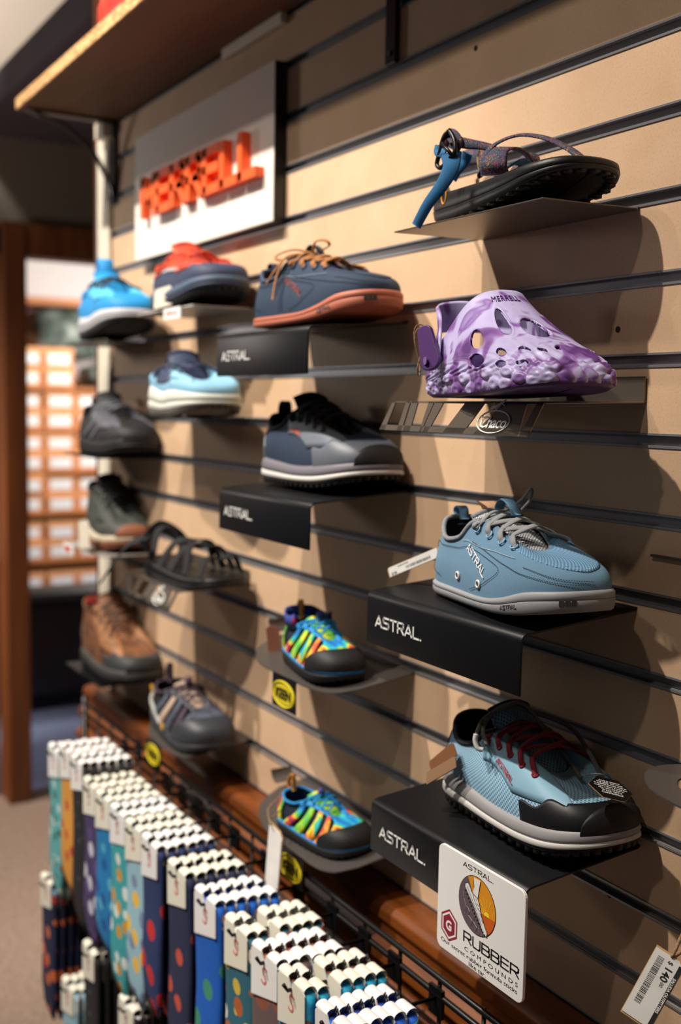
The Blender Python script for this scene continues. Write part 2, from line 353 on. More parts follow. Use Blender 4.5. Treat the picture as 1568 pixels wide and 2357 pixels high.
m_ = MB(); m_.box((-.30, -.0215, .0015), (.290, -.0195, .235)); m_.build('sign_face', mat('off white sign face', (232,222,212), .6), sg)
ORG = mat('orange letters', (236,92,30), .5)
V, F, w = stroke_geo('MERRELL', .062, .24, .26, .016, .92)
sc = .475/w; V = [(v[0]*sc, v[1], v[2]) for v in V]
mesh('lettering', inframe(V, (-.222, -.0215, .078), (1,0,0), (0,0,1)), F, ORG, sg, False)
# red rucksack on the shelf
rb = empty('stuff_sack', (-1.75, -.13, .605), label='red stuff sack lying on top of the chipboard shelf', cat='bag')
V = []; F = []
for i in range(13):
    for j in range(17):
        t = i/12; a = 2*math.pi*j/16; r_ = (.055*math.sin(math.pi*min(max(t, .03), .97))**.4)*(1+.05*math.sin(3*a+5*t))
        V.append((-.16+.32*t, r_*math.cos(a)*1.0, .045+.8*r_*math.sin(a)))
for i in range(12):
    for j in range(16): F.append((i*17+j, i*17+j+1, (i+1)*17+j+1, (i+1)*17+j))
mesh('sack', V, F, mat('red nylon', (206,62,44), .5, 0, 'noise', 30, (180,44,34), bump=.4), rb)
ribbon([(.14, 0, .06), (.18, -.01, .05), (.2, -.02, .02), (.19, -.04, .004)], .012, .002, (0,0,1), 'drawstring', mat('tan strap', (200,150,80), .7), rb)

# ================================================================ display shelves
def astral_shelf(x, z, lb, t=.0025, letters=True, dz=.012, drop=.058):
    """black folded sheet: hook lip, top plate and front drop; x = left edge on the wall, z = height at the wall"""
    r = empty('display_shelf', (x, 0, z), label=lb, cat='display shelf')
    W = .262; D = .146; prof = [(.011, .006), (.011, .012), (.004, .012), (.0, .004), (-.002, 0)]
    prof = [(.010, .005), (.002, .003), (-.002, 0)]
    prof.append((-D+.008, -dz+.0008))
    for k in range(1, 6):
        a = math.pi/2*k/5; prof.append((-D+.008-.008*math.sin(a), -dz-.008+.0085*math.cos(a)))
    prof.append((-D-.0005, -dz-drop))
    P = np.array(prof); T = np.gradient(P, axis=0); T /= np.linalg.norm(T, axis=1)[:, None]; Nn = np.stack([-T[:, 1], T[:, 0]], 1)
    Q = P+Nn*t
    V = []; n = len(P)
    for xx in (0, W):
        V += [(xx, a, b) for a, b in P]+[(xx, a, b) for a, b in Q]
    F = []
    for i in range(n-1):
        F += [(i, i+1, 2*n+i+1, 2*n+i), (n+i, 3*n+i, 3*n+i+1, n+i+1), (i, n+i, n+i+1, i+1), (2*n+i, 2*n+i+1, 3*n+i+1, 3*n+i)]
    F += [(0, 2*n, 3*n, n), (n-1, 2*n-1, 4*n-1, 3*n-1)]
    o = mesh('plate', V, F, BLACK, r, True); bv = o.modifiers.new('bevel', 'BEVEL'); bv.width = .0009; bv.segments = 2; bv.limit_method = 'ANGLE'; bv.angle_limit = .9
    if letters:
        V, F, w = stroke_geo('ASTRAL.', .0112, .16, .26); s = .086/w; V = [(v[0]*s, v[1], v[2]) for v in V]
        mesh('lettering', inframe(V, (.020, -D-.0008, -dz-.036), (1, 0, 0), (0, 0, 1)), F, WHITE, r, False)
    return r
S_LB = astral_shelf(-1.009, -.192, 'black folded metal shelf with white lettering under the light blue sneaker')
S_BT = astral_shelf(-.992, -.426, 'black folded metal shelf with white lettering behind the large white card')
S_NV = astral_shelf(-1.416, .108, 'black folded metal shelf with white lettering under the navy sneaker with brown laces')
S_HK = astral_shelf(-1.405, -.106, 'black folded metal shelf with white lettering under the navy and grey trail shoe')

def slotted_shelf(x, z, lb, W=.245, lip=True, flange=True, dz=-.003, logo=True, D=.127):
    r = empty('display_shelf', (x, 0, z), label=lb, cat='display shelf'); t = .0016
    m_ = MB(); m_.hexa([(0, -D, dz-t), (W, -D, dz-t), (W, 0, -t), (0, 0, -t), (0, -D, dz), (W, -D, dz), (W, 0, 0), (0, 0, 0)])
    m_.build('plate', BRONZE, r, bevel=.0004, seg=1)
    m_ = MB()
    if flange: m_.hexa([(0, -.0035, 0), (W, -.0035, 0), (W, -.002, 0), (0, -.002, 0), (0, -.0035, .024), (W, -.0035, .024), (W, -.002, .024), (0, -.002, .024)])
    m_.box((0, -.003, -.001), (W, .010, .001)); m_.build('back_flange', BRONZE, r)
    if lip:
        H = .031; L = .013; K = lambda u, v, o=0: Vector((u*W-(v*.006), -D-L*v-.0004-o*.0014, dz-H*v))
        m_ = MB()
        def bar(t0, t1, b0, b1, v0=.0, v1=1.0):
            def pt(a, c, v, o): return K(a+(c-a)*v, v, o)
            P0 = [pt(t0, b0, v1, 0), pt(t1, b1, v1, 0), pt(t1, b1, v1, 1), pt(t0, b0, v1, 1), pt(t0, b0, v0, 0), pt(t1, b1, v0, 0), pt(t1, b1, v0, 1), pt(t0, b0, v0, 1)]
            m_.hexa([tuple(p) for p in P0])
        for a, c, d, e in ((95,115,40,75),(180,205,150,180),(212,252,190,230),(315,346,286,298),(353,402,306,335),(520,620,420,525),(715,820,580,795),(865,895,800,840)):
            bar((a-95)/800, (c-95)/800, (d-40)/800, (e-40)/800)
        bar(0, 1, 0, 1, 0, .045)
        for v0, v1 in ((.82, 1.0),): 
            P0 = [K(0, v1), K(1, v1), K(1, v1, 1), K(0, v1, 1), K(0, v0), K(1, v0), K(1, v0, 1), K(0, v0, 1)]; m_.hexa([tuple(p) for p in P0])
        m_.build('front_lip', BRONZE, r)
        if logo:
            ux = Vector((1, 0, 0)); uy = (K(0, 0)-K(0, 1)); uy = Vector((0, uy.y, uy.z)).normalized(); o_ = K(.765, .60, 1.3)
            m_ = MB(); pts = [(.0235*math.cos(a), .0115*math.sin(a)) for a in np.linspace(0, 2*math.pi, 41)[:-1]]
            m_.tube(inframe([(p[0], p[1], 0) for p in pts], o_, ux, uy), .0008, 6, True)
            liz = [[(-.012, .010), (-.007, .0155), (-.002, .015), (.004, .019), (.008, .0225)], [(-.012, .010), (-.017, .0085), (-.018, .004), (-.013, .005)], [(-.005, .0155), (-.008, .0195)], [(-.004, .015), (.000, .011)], [(.003, .018), (.000, .0215)], [(.004, .0185), (.009, .0165)]]
            for k, pl in enumerate(liz):
                q = inframe([(p[0], p[1], .0003) for p in pl], o_, ux, uy); rr = [.0006, .0014, .0015, .0013, .0007] if k == 0 else .0005
                m_.tube(q, rr, 6)
            m_.build('logo_outline', WHITE, r)
            V, F = text_geo('Chaco', .0165, 'CENTER', .9, .15, .0003, .0002)
            mesh('lettering', inframe(V, o_+Vector((0, 0, 0))-uy*.006, ux, uy), F, WHITE, r, False)
    return r
S_CL = slotted_shelf(-.992, .009, 'bronze slotted metal shelf with round white emblem under the purple clog')
S_SD = slotted_shelf(-1.007, .193, 'plain dark metal shelf under the patterned strap sandal', W=.241, lip=False, flange=False, D=.122)
S_14 = slotted_shelf(-1.845, -.297, 'bronze slotted metal shelf under the black sandal', W=.245)
# cutaway plate shelves with hanging oval tags
YEL = mat('yellow print', (214,196,30), .5)
def oval_shelf(x, z, lb, W=.25, D=.125, tagx=.10, dz=-.018, tagdrop=True):
    r = empty('display_shelf', (x, 0, z), label=lb, cat='display shelf'); m_ = MB(); t = .0018
    pl = [(0, 0), (0, -.045), (.03, -D*.72), (.08, -D*.93), (.13, -D), (W-.05, -D), (W-.012, -D+.012), (W, -D+.04), (W, 0)]
    pl = [tuple(p) for p in smoothpts(pl[1:-1], 28)]; pl = [(0, 0)]+pl+[(W, 0)]
    m_.prism([(a, b, dz*(-b)/D-t) for a, b in pl][::-1], (0, 0, t)); m_.build('plate', GREYM, r)
    m_ = MB(); V = []
    for k in range(9):
        a = math.pi*.5*k/8; V.append((-.018*math.sin(a), 0, .016-.016*math.cos(a)))
    if tagdrop: m_.prism([(v[0]+.001, -.05, v[2]) for v in V]+[(v[0]+.0025, -.05, v[2]+.0008) for v in V[::-1]], (0, .035, 0)); m_.build('side_flange', GREYM, r)
    m_ = MB(); m_.box((0, -.003, -.001), (W, .010, .001)); m_.build('back_hook', GREYM, r)
    if tagdrop:
        m_ = MB(); yy = -D-.002; m_.box((tagx, yy-.0015, dz-.044), (tagx+.066, yy, dz+.001)); m_.build('tag_plate', PLAST, r, bevel=.004)
        m_ = MB(); c = (tagx+.033, yy-.0017, dz-.0235)
        for rx, rz, w_ in ((.030, .0165, .0016), ):
            m_.tube([(c[0]+rx*math.cos(a), c[1], c[2]+rz*math.sin(a)) for a in np.linspace(0, 2*math.pi, 37)[:-1]], w_, 6, True)
        pts = [(c[0]+.027*math.cos(a), c[1]+.0004, c[2]+.0135*math.sin(a)) for a in np.linspace(0, 2*math.pi, 33)[:-1]]
        m_.prism(pts, (0, -.0006, 0)); m_.build('oval_badge', YEL, r)
        V, F = text_geo('KEEN', .0185, 'CENTER', .92, 0, .0003, .0006)
        mesh('lettering', inframe(V, (c[0], c[1]-.0006, c[2]-.006), (1,0,0), (0,0,1)), F, PLAST, r, False)
    return r
S_K1 = oval_shelf(-1.42, -.338, 'grey metal plate shelf with a yellow oval tag under the dark-strapped tie-dye toddler sandal', tagx=.150, W=.30)
S_K2 = oval_shelf(-1.405, -.566, 'grey metal plate shelf with a yellow oval tag under the bright tie-dye toddler sandal', tagx=.160, W=.29)
S_K3 = oval_shelf(-1.84, -.556, 'grey metal plate shelf with a yellow oval tag under the grey and tan sport sandal', tagx=.10)
r = empty('display_shelf', (-.662, 0, -.318), label='grey metal plate shelf with a round hole running out of the picture on the right', cat='display shelf')
m_ = MB(); N_ = 40; V = []; cx, cy = .075, -.050; outer = [(cx+.085*math.cos(a)*(1 if math.cos(a) < 0 else 2.2), cy+.048*math.sin(a)) for a in np.linspace(0, 2*math.pi, N_, endpoint=False)]; inner_ = [(cx-.022+.030*math.cos(a), cy+.022*math.sin(a)) for a in np.linspace(0, 2*math.pi, N_, endpoint=False)]
for z_ in (0, .0018): V += [(x, y, z_-y*-.08) for x, y in outer]+[(x, y, z_-y*-.08) for x, y in inner_]
F = []
for k in range(N_):
    q = (k+1) % N_; F += [(k, N_+k, N_+q, q), (2*N_+k, 2*N_+q, 3*N_+q, 3*N_+k), (k, q, 2*N_+q, 2*N_+k), (N_+k, 3*N_+k, 3*N_+q, N_+q)]
m_.add(V, F); m_.build('plate', GREYM, r); m_ = MB(); m_.box((.03, -.006, -.001), (.20, .010, .001)); m_.build('back_hook', GREYM, r)
def plain_shelf(x, z, lb, m=GREYM, W=.23, D=.11, clear=False):
    r = empty('display_shelf', (x, 0, z), label=lb, cat='display shelf')
    m_ = MB(); m_.box((0, -D, -.002), (W, .010, 0)); m_.build('plate', m, r)
    return r
S_MR = plain_shelf(-1.83, .153, 'light grey metal shelf under the navy and orange running shoe', mat('pale metal', (170,165,160), .4, .3), W=.245)
m_ = MB(); m_.box((.13, -.113, -.018), (.20, -.1105, .0)); m_.build('price_ticket', WHITE, S_MR)
m_ = MB(); m_.tube(smoothpts([(.142, -.1132, -.012), (.150, -.1132, -.005), (.157, -.1132, -.012), (.166, -.1132, -.006), (.176, -.1132, -.011), (.188, -.1132, -.006)], 24), .0012, 5); m_.build('ticket_print', mat('red print', (206,50,50), .5), S_MR)
S_9 = plain_shelf(-1.85, -.022, 'black metal shelf under the pale blue cushioned running shoe', BLACK)
S_11 = plain_shelf(-2.27, .118, 'black metal shelf under the bright blue running shoe', BLACK)
S_12 = plain_shelf(-2.27, -.108, 'black metal shelf under the all-black trail shoe', BLACK)
S_13 = plain_shelf(-2.27, -.298, 'pale shelf with a red and white ticket under the grey-green boot', mat('pale metal', (170,165,160)), W=.25)
m_ = MB(); m_.box((.0, -.113, -.022), (.07, -.1105, .0)); m_.build('price_ticket', WHITE, S_13)
m_ = MB(); m_.box((.01, -.1135, -.017), (.05, -.1128, -.006)); m_.build('ticket_print', mat('red print', (206,50,50)), S_13)
S_15 = plain_shelf(-2.27, -.56, 'black metal shelf under the brown hiking boot', BLACK)

r = empty('wall_hook', (-.70, 0, -.137), label='thin grey metal hook bar on the wall at the right edge above the plate shelf', cat='hook')
m_ = MB(); m_.box((-.030, -.004, -.0012), (.10, .0, .0012)); m_.build('bar', GREYM, r); m_ = MB(); m_.box((.04, -.004, -.012), (.06, .0, .012)); m_.build('mounting_plate', GREYM, r)
# ================================================================ shoe builder
def crv(U, V, u):    # smooth interpolation of table V(U) at u (Hermite, non-uniform)
    U = np.asarray(U, float); V = np.asarray(V, float); V = V[:, None] if V.ndim == 1 else V
    D = np.zeros_like(V); D[1:-1] = (V[2:]-V[:-2])/(U[2:]-U[:-2])[:, None]; D[0] = (V[1]-V[0])/(U[1]-U[0]); D[-1] = (V[-1]-V[-2])/(U[-1]-U[-2])
    u = np.atleast_1d(u); i = np.clip(np.searchsorted(U, u)-1, 0, len(U)-2); h = U[i+1]-U[i]; t = ((u-U[i])/h)[:, None]; h = h[:, None]
    return (2*t**3-3*t**2+1)*V[i]+(t**3-2*t**2+t)*h*D[i]+(-2*t**3+3*t**2)*V[i+1]+(t**3-t**2)*h*D[i+1]
def mirror(tab):     # tab rows: u,x,y,z ; even x,z / odd y about u=0 and u=1
    T = np.asarray(tab, float); a = T[1:3].copy()[::-1]; a[:, 0] *= -1; a[:, 2] *= -1
    b = T[-3:-1].copy()[::-1]; b[:, 0] = 2-b[:, 0]; b[:, 2] *= -1
    return np.vstack([a, T, b])
OUT0 = [(0,0),(.1,.60),(.2,.80),(.35,.84),(.5,.92),(.62,1.0),(.74,1.0),(.84,.80),(.92,.48),(1,0)]
RIM0 = [(0,.03,0,.083),(.1,.055,.020,.080),(.22,.15,.034,.066),(.36,.29,.035,.066),(.48,.385,.029,.080),(.58,.45,.019,.084),(.70,.53,.0155,.074),(.82,.60,.013,.064),(.92,.655,.009,.057),(1,.675,0,.055)]
class Last:
    def __init__(s, L=.26, W=.046, out=OUT0, rim=RIM0, zt=((0,.022),(.4,.021),(.7,.022),(1,.03)), zb=((0,.002),(.08,0),(.7,0),(1,.014)), ha=((0,.030),(.3,.026),(.6,.026),(.8,.026),(1,.028)), e=((0,.5),(.4,.5),(.75,.6),(1,.58)), g=((0,.35),(.5,.4),(.75,.18),(1,.06)), med=.88, hz=1.0, bulge=.004, curve=.004):
        s.L, s.W, s.med, s.bulge, s.curve = L, W, med, bulge, curve
        s.ot = mirror([(u, 0, y, 0) for u, y in out]); R = [(u, x*L, y*W/.046, z*hz) for u, x, y, z in rim]; s.rt = mirror(R)
        s.ztt, s.zbt, s.ha, s.e, s.g = zt, zb, ha, e, g
    def f(s, tab, q): t = np.array(tab, float); return crv(t[:, 0], t[:, 1], q)[:, 0]
    def zt(s, x): return s.f(s.ztt, np.clip(x/s.L, 0, 1))
    def zb(s, x): return s.f(s.zbt, np.clip(x/s.L, 0, 1))
    def fold(s, w):
        w = np.mod(np.asarray(w, float)+1, 2)-1      # (-1,1): w>0 near side (-y), w<0 far side ; +-1 toe, 0 heel
        return w
    def outline(s, w):
        w = s.fold(np.atleast_1d(w)); u = np.abs(w); sg = np.where(w >= 0, -1., 1.)
        x = s.L*(1-np.cos(np.pi*u))/2; y = crv(s.ot[:, 0], s.ot[:, 2], u)[:, 0]*s.W*np.where(sg > 0, s.med, 1.)*sg
        y = y-s.curve*np.sin(np.pi*np.clip(x/s.L, 0, 1)*1.2-.3)
        return np.stack([x, y], 1)
    def onorm(s, w):
        a = s.outline(np.atleast_1d(w)+.004); b = s.outline(np.atleast_1d(w)-.004); t = a-b; t /= np.linalg.norm(t, axis=1)[:, None]+1e-12
        return np.stack([t[:, 1], -t[:, 0]], 1)*1.0
    def S(s, w, q, off=0):
        w = np.atleast_1d(np.asarray(w, float)); q = np.broadcast_to(np.asarray(q, float), w.shape)
        if np.ndim(off) or off:
            e = .003; P = s.S(w, q); A = s.S(w+e, q)-s.S(w-e, q); B = s.S(w, np.clip(q+e, 0, 1.05))-s.S(w, q-e)
            N = np.cross(A, B); N /= np.linalg.norm(N, axis=1)[:, None]+1e-12
            return P+N*np.broadcast_to(np.asarray(off, float), w.shape)[:, None]
        wf = s.fold(w); u = np.abs(wf); sg = np.where(wf >= 0, -1., 1.); O = s.outline(w); z0 = s.zt(O[:, 0])
        R = crv(s.rt[:, 0], s.rt[:, 1:], u); R = np.stack([R[:, 0], R[:, 1]*sg-s.curve*.5, R[:, 2]], 1)
        P0 = np.stack([O[:, 0], O[:, 1], z0], 1); nn = s.onorm(w)
        C0 = P0+np.concatenate([nn*s.bulge, s.f(s.ha, u)[:, None]], 1)
        e = s.f(s.e, u)[:, None]; g = s.f(s.g, u)
        C1 = np.concatenate([R[:, :2]+e*(P0[:, :2]-R[:, :2]), (R[:, 2]-g*(R[:, 2]-z0))[:, None]], 1)
        t = q[:, None]; return (1-t)**3*P0+3*(1-t)**2*t*C0+3*(1-t)*t*t*C1+t**3*R
    def grid(s, w0, w1, q0, q1, nw, nq, off=0, edge=True, name='patch', m=None, parent=None, mb=None, dens=1.0):
        """patch of the surface between curves q0(t), q1(t) for w in [w0,w1]; t in 0..1"""
        ws = np.linspace(w0, w1, nw); t = np.linspace(0, 1, nw)
        f0 = q0(t) if callable(q0) else np.full(nw, float(q0)); f1 = q1(t) if callable(q1) else np.full(nw, float(q1))
        WW, QQ, OO = [], [], []
        js = np.linspace(0, 1, nq)
        for j in js: WW.append(ws); QQ.append(f0+(f1-f0)*j); OO.append(np.full(nw, off))
        WW, QQ, OO = map(np.array, (WW, QQ, OO))
        if edge and off:
            WW = np.vstack([WW[:1], WW, WW[-1:]]); QQ = np.vstack([QQ[:1], QQ, QQ[-1:]]); OO = np.vstack([np.full((1, nw), -.0004), OO, np.full((1, nw), -.0004)])
            WW = np.hstack([WW[:, :1], WW, WW[:, -1:]]); QQ = np.hstack([QQ[:, :1], QQ, QQ[:, -1:]]); OO = np.hstack([np.full((OO.shape[0], 1), -.0004), OO, np.full((OO.shape[0], 1), -.0004)])
        P = s.S(WW.ravel(), QQ.ravel(), OO.ravel() if off or edge else 0); r, c = WW.shape
        F = [(i*c+j, i*c+j+1, (i+1)*c+j+1, (i+1)*c+j) for i in range(r-1) for j in range(c-1)]
        UV = np.stack([WW.ravel()*s.L*1.3, QQ.ravel()*.075], 1)
        if mb is not None: mb.add(P, F, UV); return
        return mesh(name, P, F, m, parent, True, UV)
    def band(s, wa, wb, q0, q1, width, off, name, m, parent, n=14, k=4):
        """strap running over the surface from (wa,q0) to (wb,q1)"""
        V = []; F = []; UV = []
        t = np.linspace(0, 1, n); wc = wa+(wb-wa)*t; qc = q0+(q1-q0)*t; wd = np.interp(t, np.linspace(0, 1, len(width)), width) if hasattr(width, '__len__') else np.full(n, width)
        offs = [-.0003]+[off]*k+[-.0003]; vs = [-.5]+list(np.linspace(-.5, .5, k))+[.5]
        for o_, v in zip(offs, vs): V.append(s.S(wc+v*wd, qc, np.full(n, o_))); UV.append(np.stack([t*.08, np.full(n, v*.015)], 1))
        V = np.vstack(V); UV = np.vstack(UV); r = len(vs)
        F = [(i*n+j, i*n+j+1, (i+1)*n+j+1, (i+1)*n+j) for i in range(r-1) for j in range(n-1)]
        return mesh(name, V, F, m, parent, True, UV)
    def text(s, V, F, w, q, kw, kq, ang, off, name, m, parent):
        """flat lettering laid on the surface; kw,kq = metres per unit w / q"""
        V = np.array(V); c_, s_ = math.cos(ang), math.sin(ang); a = V[:, 0]*c_-V[:, 1]*s_; b = V[:, 0]*s_+V[:, 1]*c_
        return mesh(name, s.S(w+a/kw, q+b/kq, off+V[:, 2]), F, m, parent, False)

def sole_layer(last, lo, hi, prof, name, m, parent, n=140, lugs=None, cap=True):
    """closed slab; lo/hi(x)->z ; prof = [(fraction, outward offset)...] bottom to top"""
    w = np.linspace(0, 2, n, endpoint=False); O = last.outline(w); N = last.onorm(w); V = []; rows = 0
    a, b = lo(O[:, 0]), hi(O[:, 0])
    def ring(fr, off, ys=1.0):
        nonlocal rows
        Q = O+N*off; Q[:, 1] *= ys; V.append(np.concatenate([Q, (a+(b-a)*fr)[:, None]], 1)); rows += 1
    f0, o0 = prof[0]; f1, o1 = prof[-1]
    if cap: ring(f0, o0-.006, 0.02); ring(f0, o0-.006, .6); ring(f0, o0-.003)
    for f, o in prof: ring(f, o)
    if cap: ring(f1, o1-.003); ring(f1, o1-.006, .6); ring(f1, o1-.006, 0.02)
    F = [(i*n+j, i*n+(j+1) % n, (i+1)*n+(j+1) % n, (i+1)*n+j) for i in range(rows-1) for j in range(n)]
    mb = MB(); mb.add(np.vstack(V), F)
    if lugs:
        cnt, ln, dp, h, poke = lugs
        for k in range(cnt):
            ww = 2*k/cnt; x, y = last.outline([ww])[0]; nx, ny = last.onorm([ww])[0]; tx, ty = -ny, nx; z = float(lo(np.array([x]))[0])
            if poke is not None:
                pts = []
                for zz in (z-h, z+.003):
                    for sa, sb in ((-.5, -dp), (.5, -dp), (.5, poke), (-.5, poke)): pts.append((x+tx*sa*ln+nx*sb, y+ty*sa*ln+ny*sb, zz))
                mb.hexa(pts)
    return mesh(name, mb.V, mb.F, m, parent, True)
def const(v): return lambda x: np.full_like(x, v)
def eyelet(last, w, q, r, m, parent, off=.0022, name='eyelet', tr=.0009):
    c = last.S([w], [q], off)[0]; a = last.S([w+.01], [q], off)[0]-c; b = last.S([w], [q-.02], off)[0]-c
    a = Vector(a).normalized(); n = a.cross(Vector(b)).normalized(); b = n.cross(a)
    mb = MB(); mb.tube([Vector(c)+(a*math.cos(t)+b*math.sin(t))*r for t in np.linspace(0, 2*math.pi, 17)[:-1]], tr, 6, True)
    return mb.build(name, m, parent, True)
def upper_shell(last, m, parent, name='upper', lining=LINING, nw=150, nq=26, collar=None, collar_w=.52, rimr=.0022, inner=.0035):
    n = nw; w = np.linspace(0, 2, n, endpoint=False); V = []; UV = []
    for q in np.linspace(0, 1, nq):
        V.append(last.S(w, np.full(n, q))); UV.append(np.stack([w*last.L*1.3, np.full(n, q*.075)], 1))
    V = np.vstack(V); UV = np.vstack(UV)
    F = [(i*n+j, i*n+(j+1) % n, (i+1)*n+(j+1) % n, (i+1)*n+j) for i in range(nq-1) for j in range(n)]
    up = mesh(name, V, F, m, parent, True, UV)
    Vi = []
    qs = np.linspace(.12, 1, 10)
    for q in qs: Vi.append(last.S(w, np.full(n, q), -inner*(1 if q < .98 else .35)))
    Vi = np.vstack(Vi); Fi = [(i*n+j, (i+1)*n+j, (i+1)*n+(j+1) % n, i*n+(j+1) % n) for i in range(len(qs)-1) for j in range(n)]
    mesh('lining', Vi, Fi, lining, parent, True)
    O = last.outline(w); Nn = last.onorm(w); zz = last.zt(O[:, 0])+.003; rings = [np.concatenate([O-Nn*.003, zz[:, None]], 1)]
    Q = O.copy(); Q[:, 1] *= .02; rings.append(np.concatenate([Q, zz[:, None]], 1))
    mesh('insole', np.vstack(rings), [(j, (j+1) % n, n+(j+1) % n, n+j) for j in range(n)], lining, parent, True)
    mb = MB(); ws = np.linspace(-1, 1, 121)[:-1]; mb.tube(last.S(ws, np.ones(len(ws)), -.001), rimr*.55, 6, True); mb.build('rim_binding', collar or m, parent, True)
    if collar:
        mb = MB(); ws = np.linspace(-collar_w, collar_w, 61); mb.tube(last.S(ws, np.full(61, .985)), rimr*1.25, 8); mb.build('collar', collar, parent, True)
    return up
def tongue(last, m, parent, top=.03, u0=.99, u1=.56, lift=.0015, back=.024, trim=None, wtop=.023):
    us = np.linspace(u0, u1, 12); R = crv(last.rt[:, 0], last.rt[:, 1:], us); rows = [(r[0]+(.008 if i == 0 else 0), max(r[1]*1.0+.0035, .009), r[2]-(.0055 if i == 0 else .0030)+lift*2) for i, r in enumerate(R)]
    x, h, z = rows[-1]
    for k in (1, 2, 3, 4): rows.append((x-back*k/4, h+(wtop-h)*k/4, z+top*(k/4)**.9))
    V = []; n = 9
    for th in (0, .004):
        for i, (x, h, z) in enumerate(rows):
            for j in range(n):
                t = -1+2*j/(n-1); dz = -.007*t*t*(.2+h/.03) ; tilt = Vector((-.5, 0, .85)) if i > 11 else Vector((.25, 0, .95))
                V.append((x-tilt.x*th-(.003 if i > 11 else 0)*t*t, t*h-last.curve*.5, z+dz-tilt.z*th))
    r = len(rows); F = []
    for i in range(r-1):
        for j in range(n-1):
            a = i*n+j; F.append((a, a+1, a+n+1, a+n)); b = r*n+a; F.append((b, b+n, b+n+1, b+1))
    for i in range(r-1): F += [(i*n, (i+1)*n, r*n+(i+1)*n, r*n+i*n), (i*n+n-1, r*n+i*n+n-1, r*n+(i+1)*n+n-1, (i+1)*n+n-1)]
    for j in range(n-1): a = (r-1)*n+j; F.append((a, a+1, r*n+a+1, r*n+a))
    UV = [(v[0], v[1]) for v in V]
    o = mesh('tongue', V, F, m, parent, True, UV)
    if trim:
        mb = MB(); mb.tube([V[(r-1)*n+j] for j in range(n)], .0028, 8); mb.build('tongue_trim', trim, parent, True)
    return o, rows
def laces(last, m, parent, us, q=.93, w=.006, th=.0016, mid=.0045, name='lace'):
    """criss-cross laces between eyelets at (us[i], qs[i]) on both sides"""
    nrm = (0.2, 0, 1); qs = list(q) if hasattr(q, '__len__') else [q]*len(us)
    for i in range(len(us)):
        pairs = [(0, 0, 1, 0)] if i == 0 else []
        if i < len(us)-1: pairs += [(i, i+1, 1, 0.), (i, i+1, -1, .0014)]
        for a_, b_, s_, dh in pairs:
            aw, bw = s_*us[a_], -s_*us[b_]; qa, qb = qs[a_], qs[b_]
            A = last.S([aw], [qa], .001)[0]; A2 = last.S([aw], [min(qa+.05, 1)], .0045)[0]; B = last.S([bw], [qb], .001)[0]; B2 = last.S([bw], [min(qb+.05, 1)], .0045)[0]
            R = crv(last.rt[:, 0], last.rt[:, 1:], [(us[a_]+us[b_])/2])[0]; M_ = (A2+B2)/2; M_[2] = max(R[2], M_[2])+mid+dh
            ea = last.S([aw], [.99], .0035)[0]; eb = last.S([bw], [.99], .0035)[0]
            A3 = A2*.35+ea*.65 if qa < .85 else None; B3 = B2*.35+eb*.65 if qb < .85 else None
            if A3 is not None: A3 = A3*.7+(A2+(M_-A2)*.45)*.3
            if B3 is not None: B3 = B3*.7+(B2+(M_-B2)*.45)*.3
            pts = [A, A2]+([A3] if A3 is not None else [])+[M_]+([B3] if B3 is not None else [])+[B2, B]
            sd = np.sign(A2[1]-M_[1]) or -1.
            ups = [(0, sd, .35), (0, sd, .6)]+([(.1, sd*.7, .8)] if A3 is not None else [])+[(.25, 0, 1)]+([(.1, -sd*.7, .8)] if B3 is not None else [])+[(0, -sd, .6), (0, -sd, .35)]
            ribbon(pts, w, th, ups, name, m, parent, 24)

def stitch(last, pts, m, parent, off=.0012, r=.0004, name='stitching', dash=.0024):
    P = smoothpts([(a, b, 0) for a, b in pts], 160); Q = last.S(P[:, 0], P[:, 1], off); mb = MB(); d = 0; start = 0
    acc = np.r_[0, np.cumsum(np.linalg.norm(np.diff(Q, axis=0), axis=1))]; tt = np.arange(0, acc[-1], dash)
    for t in tt:
        a = np.array([np.interp(t, acc, Q[:, k]) for k in range(3)]); b = np.array([np.interp(min(t+dash*.6, acc[-1]), acc, Q[:, k]) for k in range(3)])
        if np.linalg.norm(b-a) > 1e-5: mb.tube([a, b], r, 4)
    return mb.build(name, m, parent)
def place(r, loc, yaw=0, pitch=0, roll=0): r.location = loc; r.rotation_euler = (roll, pitch, yaw); return r
def swing_tag(name_label, P0, ux, uy, w, h, th, lines, m=None, cat='tag', back=None, notch=True):
    """flat card tag hanging: P0 = centre, ux/uy world unit vectors"""
    ux = Vector(ux).normalized(); uy = (Vector(uy)-ux*Vector(uy).dot(ux)).normalized(); n = ux.cross(uy)
    r = empty('price_tag', P0, label=name_label, cat=cat); c = min(w, h)*.18
    pl = [(-w/2, -h/2), (w/2, -h/2), (w/2, h/2-c), (w/2-c, h/2), (-w/2+c, h/2), (-w/2, h/2-c)]
    mb = MB(); mb.prism(inframe([(a, b, -th) for a, b in pl], (0,0,0), ux, uy), n*th); mb.build('card', m or CARD, r)
    if back:
        mb = MB(); mb.prism(inframe([(a*1.06, b*1.05, -th*1.8) for a, b in pl], (0,0,0), ux, uy), n*th*.7); mb.build('backing', back, r)
    for (txt, x, y, sz, mm, al) in lines:
        V, F = text_geo(txt, sz, al, 1, 0, .00005, .0002*(sz > .008)); mesh('lettering', inframe([(v[0]+x, v[1]+y, v[2]+.0002) for v in V], (0,0,0), ux, uy), F, mm, r, False)
    return r, ux, uy, n
